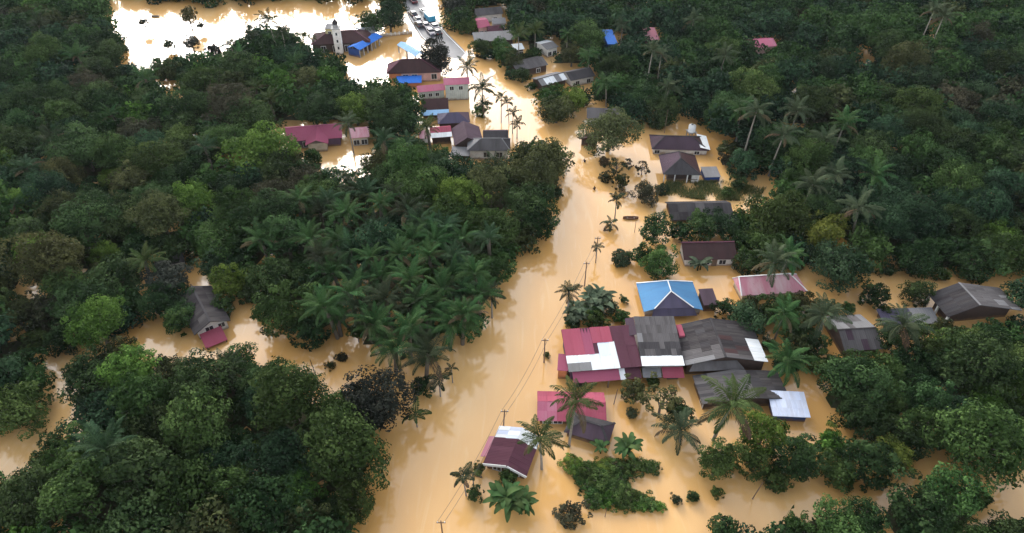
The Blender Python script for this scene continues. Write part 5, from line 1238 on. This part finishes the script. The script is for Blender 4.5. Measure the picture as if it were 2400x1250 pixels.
# ------------------------------------------------------------------ boats, floating logs, people
def boat(px, py, L, w, col, label, rot):
    m_ = plain('boat_' + col, {'brown': (0.15, 0.07, 0.04), 'dark': (0.05, 0.04, 0.035), 'grey': (0.12, 0.11, 0.10)}[col], 0.7, 0.3, 2.0)
    t = thing('boat', label, 'boat', G(px, py, 0), rot); V, F = [], []; n = 9
    for i in range(n):
        u = i / (n - 1) * 2 - 1; hw = w / 2 * max(0.03, 1 - abs(u) ** 2.6); sh = 0.32 + 0.18 * u * u
        V += [(u * L / 2, -hw, sh), (u * L / 2, -hw * 0.6, -0.1), (u * L / 2, hw * 0.6, -0.1), (u * L / 2, hw, sh), (u * L / 2, hw - 0.05 * w, sh), (u * L / 2, hw * 0.55, 0.04), (u * L / 2, -hw * 0.55, 0.04), (u * L / 2, -hw + 0.05 * w, sh)]
        if i:
            b = 8 * i
            for k in range(8): k2 = (k + 1) % 8; F.append((b - 8 + k, b - 8 + k2, b + k2, b + k))
    F += [tuple(range(7, -1, -1)), tuple(range(8 * n - 8, 8 * n))]
    obj('hull', mesh_py('hull', V, F, [m_]), t)
    for q in (-0.22, 0.22): box('thwart', t, q * L - 0.1, q * L + 0.1, -w * 0.42, w * 0.42, 0.2, 0.25, WOOD)
boat(1478, 513, 2.9, 0.9, 'brown', 'small brown boat in the river beside the thin stake', 0.0)
boat(1128, 136, 3.4, 1.0, 'dark', 'dark boat on the far flooded road above the bend', -0.5)
boat(364, 40, 2.6, 0.9, 'grey', 'grey boat on the white lake', -0.1)
boat(492, 19, 2.4, 0.9, 'grey', 'pale boat near the far lake shore', 0.1)
boat(1360, 905, 1.4, 0.7, 'dark', 'dark small boat tied below the shop row', 0.2)
def person(px, py, label, shirt, rot):
    """wading, water to the waist; one skinned figure"""
    t = thing('person', label, 'person', G(px, py, 0), rot)
    J = {'hip': (0, 0, -0.1), 'belly': (0, 0, 0.15), 'chest': (0, 0.02, 0.42), 'neck': (0, 0.02, 0.60), 'head': (0, 0.05, 0.74), 'crown': (0, 0.05, 0.84),
         'sl': (-0.19, 0.02, 0.50), 'el': (-0.30, 0.05, 0.25), 'wl': (-0.28, 0.24, 0.12), 'hl': (-0.26, 0.32, 0.11), 'sr': (0.19, 0.02, 0.50), 'er': (0.33, -0.02, 0.27), 'wr': (0.36, 0.12, 0.08), 'hr': (0.37, 0.20, 0.05),
         'kl': (-0.10, 0.06, -0.5), 'fl': (-0.10, 0.0, -0.95), 'kr': (0.10, -0.06, -0.5), 'fr': (0.10, -0.12, -0.95)}
    rad = {'hip': .15, 'belly': .14, 'chest': .16, 'neck': .06, 'head': .10, 'crown': .075, 'sl': .075, 'el': .05, 'wl': .035, 'hl': .04, 'sr': .075, 'er': .05, 'wr': .035, 'hr': .04, 'kl': .08, 'fl': .06, 'kr': .08, 'fr': .06}
    E_ = [('hip', 'belly'), ('belly', 'chest'), ('chest', 'neck'), ('neck', 'head'), ('head', 'crown'), ('chest', 'sl'), ('sl', 'el'), ('el', 'wl'), ('wl', 'hl'), ('chest', 'sr'), ('sr', 'er'), ('er', 'wr'), ('wr', 'hr'), ('hip', 'kl'), ('kl', 'fl'), ('hip', 'kr'), ('kr', 'fr')]
    ks = list(J); me = bpy.data.meshes.new('body'); me.from_pydata([J[k] for k in ks], [(ks.index(a), ks.index(b)) for a, b in E_], [])
    o = bpy.data.objects.new('body', me); COL.objects.link(o)
    sk = o.modifiers.new('skin', 'SKIN')
    for i, k in enumerate(ks): me.skin_vertices[0].data[i].radius = (rad[k], rad[k]); me.skin_vertices[0].data[i].use_root = k == 'hip'
    sb = o.modifiers.new('sub', 'SUBSURF'); sb.levels = 1; sb.render_levels = 1
    dg = bpy.context.evaluated_depsgraph_get(); m2 = bpy.data.meshes.new_from_object(o.evaluated_get(dg)); m2.materials.clear()
    bpy.data.objects.remove(o)
    for m_ in (plain('skin', (0.22, 0.12, 0.075), 0.6, 0.1), plain('shirt_' + shirt, {'navy': (0.015, 0.018, 0.035), 'brown': (0.05, 0.03, 0.022)}[shirt], 0.9, 0.15), plain('hair', (0.012, 0.01, 0.009), 0.6, 0.1)): m2.materials.append(m_)
    for p in m2.polygons:
        c = p.center; p.material_index = 2 if (c.z > 0.76 or (c.z > 0.66 and c.y < 0.02)) else 0 if (c.z > 0.57 or (abs(c.x) > 0.22 and c.z < 0.3)) else 1
        p.use_smooth = True
    obj('body', m2, t)
person(1370, 380, 'person in dark clothes wading in the river left of the big tree', 'navy', 2.6)
person(1393, 445, 'person in dark brown clothes wading farther down the river', 'brown', 0.4)
def log(px, py, L, rot, label):
    t = thing('floating_log', label, 'log', G(px, py, 0), rot)
    tube('stem', t, [(-L / 2, 0, 0.02), (0, 0.06, 0.06), (L / 2, -0.05, 0.03)], [0.14, 0.17, 0.08], BARK, 8)
    tube('branch', t, [(L * .1, 0.05, 0.08), (L * .3, 0.4, 0.3)], [0.07, 0.03], BARK, 6)
log(1425, 540, 1.8, 0.2, 'floating branch under the half drowned grey palm'); log(1576, 888, 1.6, 0.05, 'floating plank like log in the yard of the grey sheet house'); log(1135, 258, 2.2, 0.3, 'drift log at the foot of the roadside palms')

# ------------------------------------------------------------------ labels of the trees: colour, size and the nearest thing one can find
MARK = [((760, 315), 'magenta roof'), ((480, 720), 'long dark gabled house'), ((395, 612), 'small dark hut'), ((560, 60), 'white lake'), ((790, 90), 'minaret'), ((1040, 195), 'bright pink roofs'), ((1130, 330), 'roadside cluster'), ((1430, 310), 'big spreading tree'),
        ((1290, 180), 'pale twin roofs'), ((1150, 50), 'far pink roof'), ((1435, 90), 'small blue roof'), ((1530, 80), 'salmon roof'), ((1795, 98), 'lilac roof'), ((2190, 50), 'twin tall palms'), ((1595, 330), 'dark hipped house'), ((1640, 495), 'low dark roof'),
        ((1665, 595), 'white walled house'), ((1800, 665), 'faded pink roof'), ((2010, 680), 'ochre pool'), ((2300, 700), 'big barn'), ((2010, 785), 'grey tin roof'), ((1850, 950), 'zinc shed'), ((1830, 1180), 'lower right channel'), ((1450, 1120), 'yard shrubs'), ((930, 650), 'oil palm stand'),
        ((1320, 400), 'river bend'), ((1000, 960), 'inlet mouth'), ((740, 860), 'left inlet'), ((250, 1060), 'biggest oil palm'), ((60, 1050), 'left edge pool'), ((900, 1150), 'lower river bank'), ((0, 300), 'left edge'), ((2400, 300), 'right edge'), ((300, 350), 'yellowish tree'), ((2400, 1150), 'bottom right corner'), ((500, 1240), 'bottom edge'), ((1935, 545), 'yellowish olive tree'), ((2240, 240), 'brown crowned tree')]
LW = {'dark': 'dark green', 'deep': 'bluish green', 'mid': 'green', 'bright': 'bright green', 'olive': 'olive', 'brown': 'brownish', 'yellow': 'yellow green', 'black': 'blackish', 'palm': 'green', 'palmg': 'grey green', 'palmy': 'olive yellow', 'palmd': 'dark', 'dead': 'brown', 'sage': 'sage'}
KW = {'broadleaf_tree': 'tree', 'shrub': 'bush', 'coconut_palm': 'coconut palm', 'oil_palm': 'oil palm', 'slender_palm': 'slender palm'}
buck = {}
for p in PLANTS:
    if p['fixed']: continue
    x, y = p['px'], p['py']; mk = min(MARK, key=lambda q: math.hypot(q[0][0] - x, (q[0][1] - y) * 1.3)); dx, dy = x - mk[0][0], (y - mk[0][1]) * 1.3
    rel = ('right of' if dx > 0 else 'left of') if abs(dx) > abs(dy) else ('in front of' if dy > 0 else 'behind')
    sz = '' if p['name'].endswith('palm') else ('large ' if p['r'] > 3.6 else 'small ' if p['name'] == 'broadleaf_tree' and p['r'] < 2.7 else '')
    far = '' if math.hypot(dx, dy) < 150 else 'well '
    buck.setdefault(sz + LW[p['leaf']] + ' ' + KW[p['name']] + ' ' + far + rel + ' the ' + mk[1], []).append(p)
ORD = ['first', 'second', 'third', 'fourth', 'fifth', 'sixth', 'seventh', 'eighth', 'ninth', 'tenth', 'eleventh', 'twelfth', 'thirteenth', 'fourteenth', 'fifteenth', 'sixteenth']
for lb, ps in buck.items():
    ps.sort(key=lambda p: p['px'])
    for i, p in enumerate(ps):
        if len(ps) == 1: t = lb
        elif len(ps) == 2: t = ('left' if i == 0 else 'right') + ' one of two: ' + lb
        elif i == 0: t = 'leftmost ' + lb
        elif i == len(ps) - 1: t = 'rightmost ' + lb
        else: t = ORD[min(i, 15)] + ' from left, ' + lb
        p['o']['label'] = t

# ------------------------------------------------------------------ humid air
V, F = box_vf(-420, 420, -40, 420, -2.5, 80)
hz = tag(obj('haze', mesh_py('haze', V, F, [])), 'thin humid air over the valley', 'haze', kind='stuff')
hm = bpy.data.materials.new('haze'); hm.use_nodes = True; hn = hm.node_tree.nodes; hn.remove(hn['Principled BSDF'])
pv = hn.new('ShaderNodeVolumePrincipled'); pv.inputs['Color'].default_value = (0.80, 0.88, 0.96, 1); pv.inputs['Density'].default_value = 0.00004; pv.inputs['Anisotropy'].default_value = 0.2
hm.node_tree.links.new(pv.outputs[0], hn['Material Output'].inputs['Volume']); hz.data.materials.append(hm)
sc.cycles.volume_bounces = 0; sc.cycles.volume_step_rate = 5.0
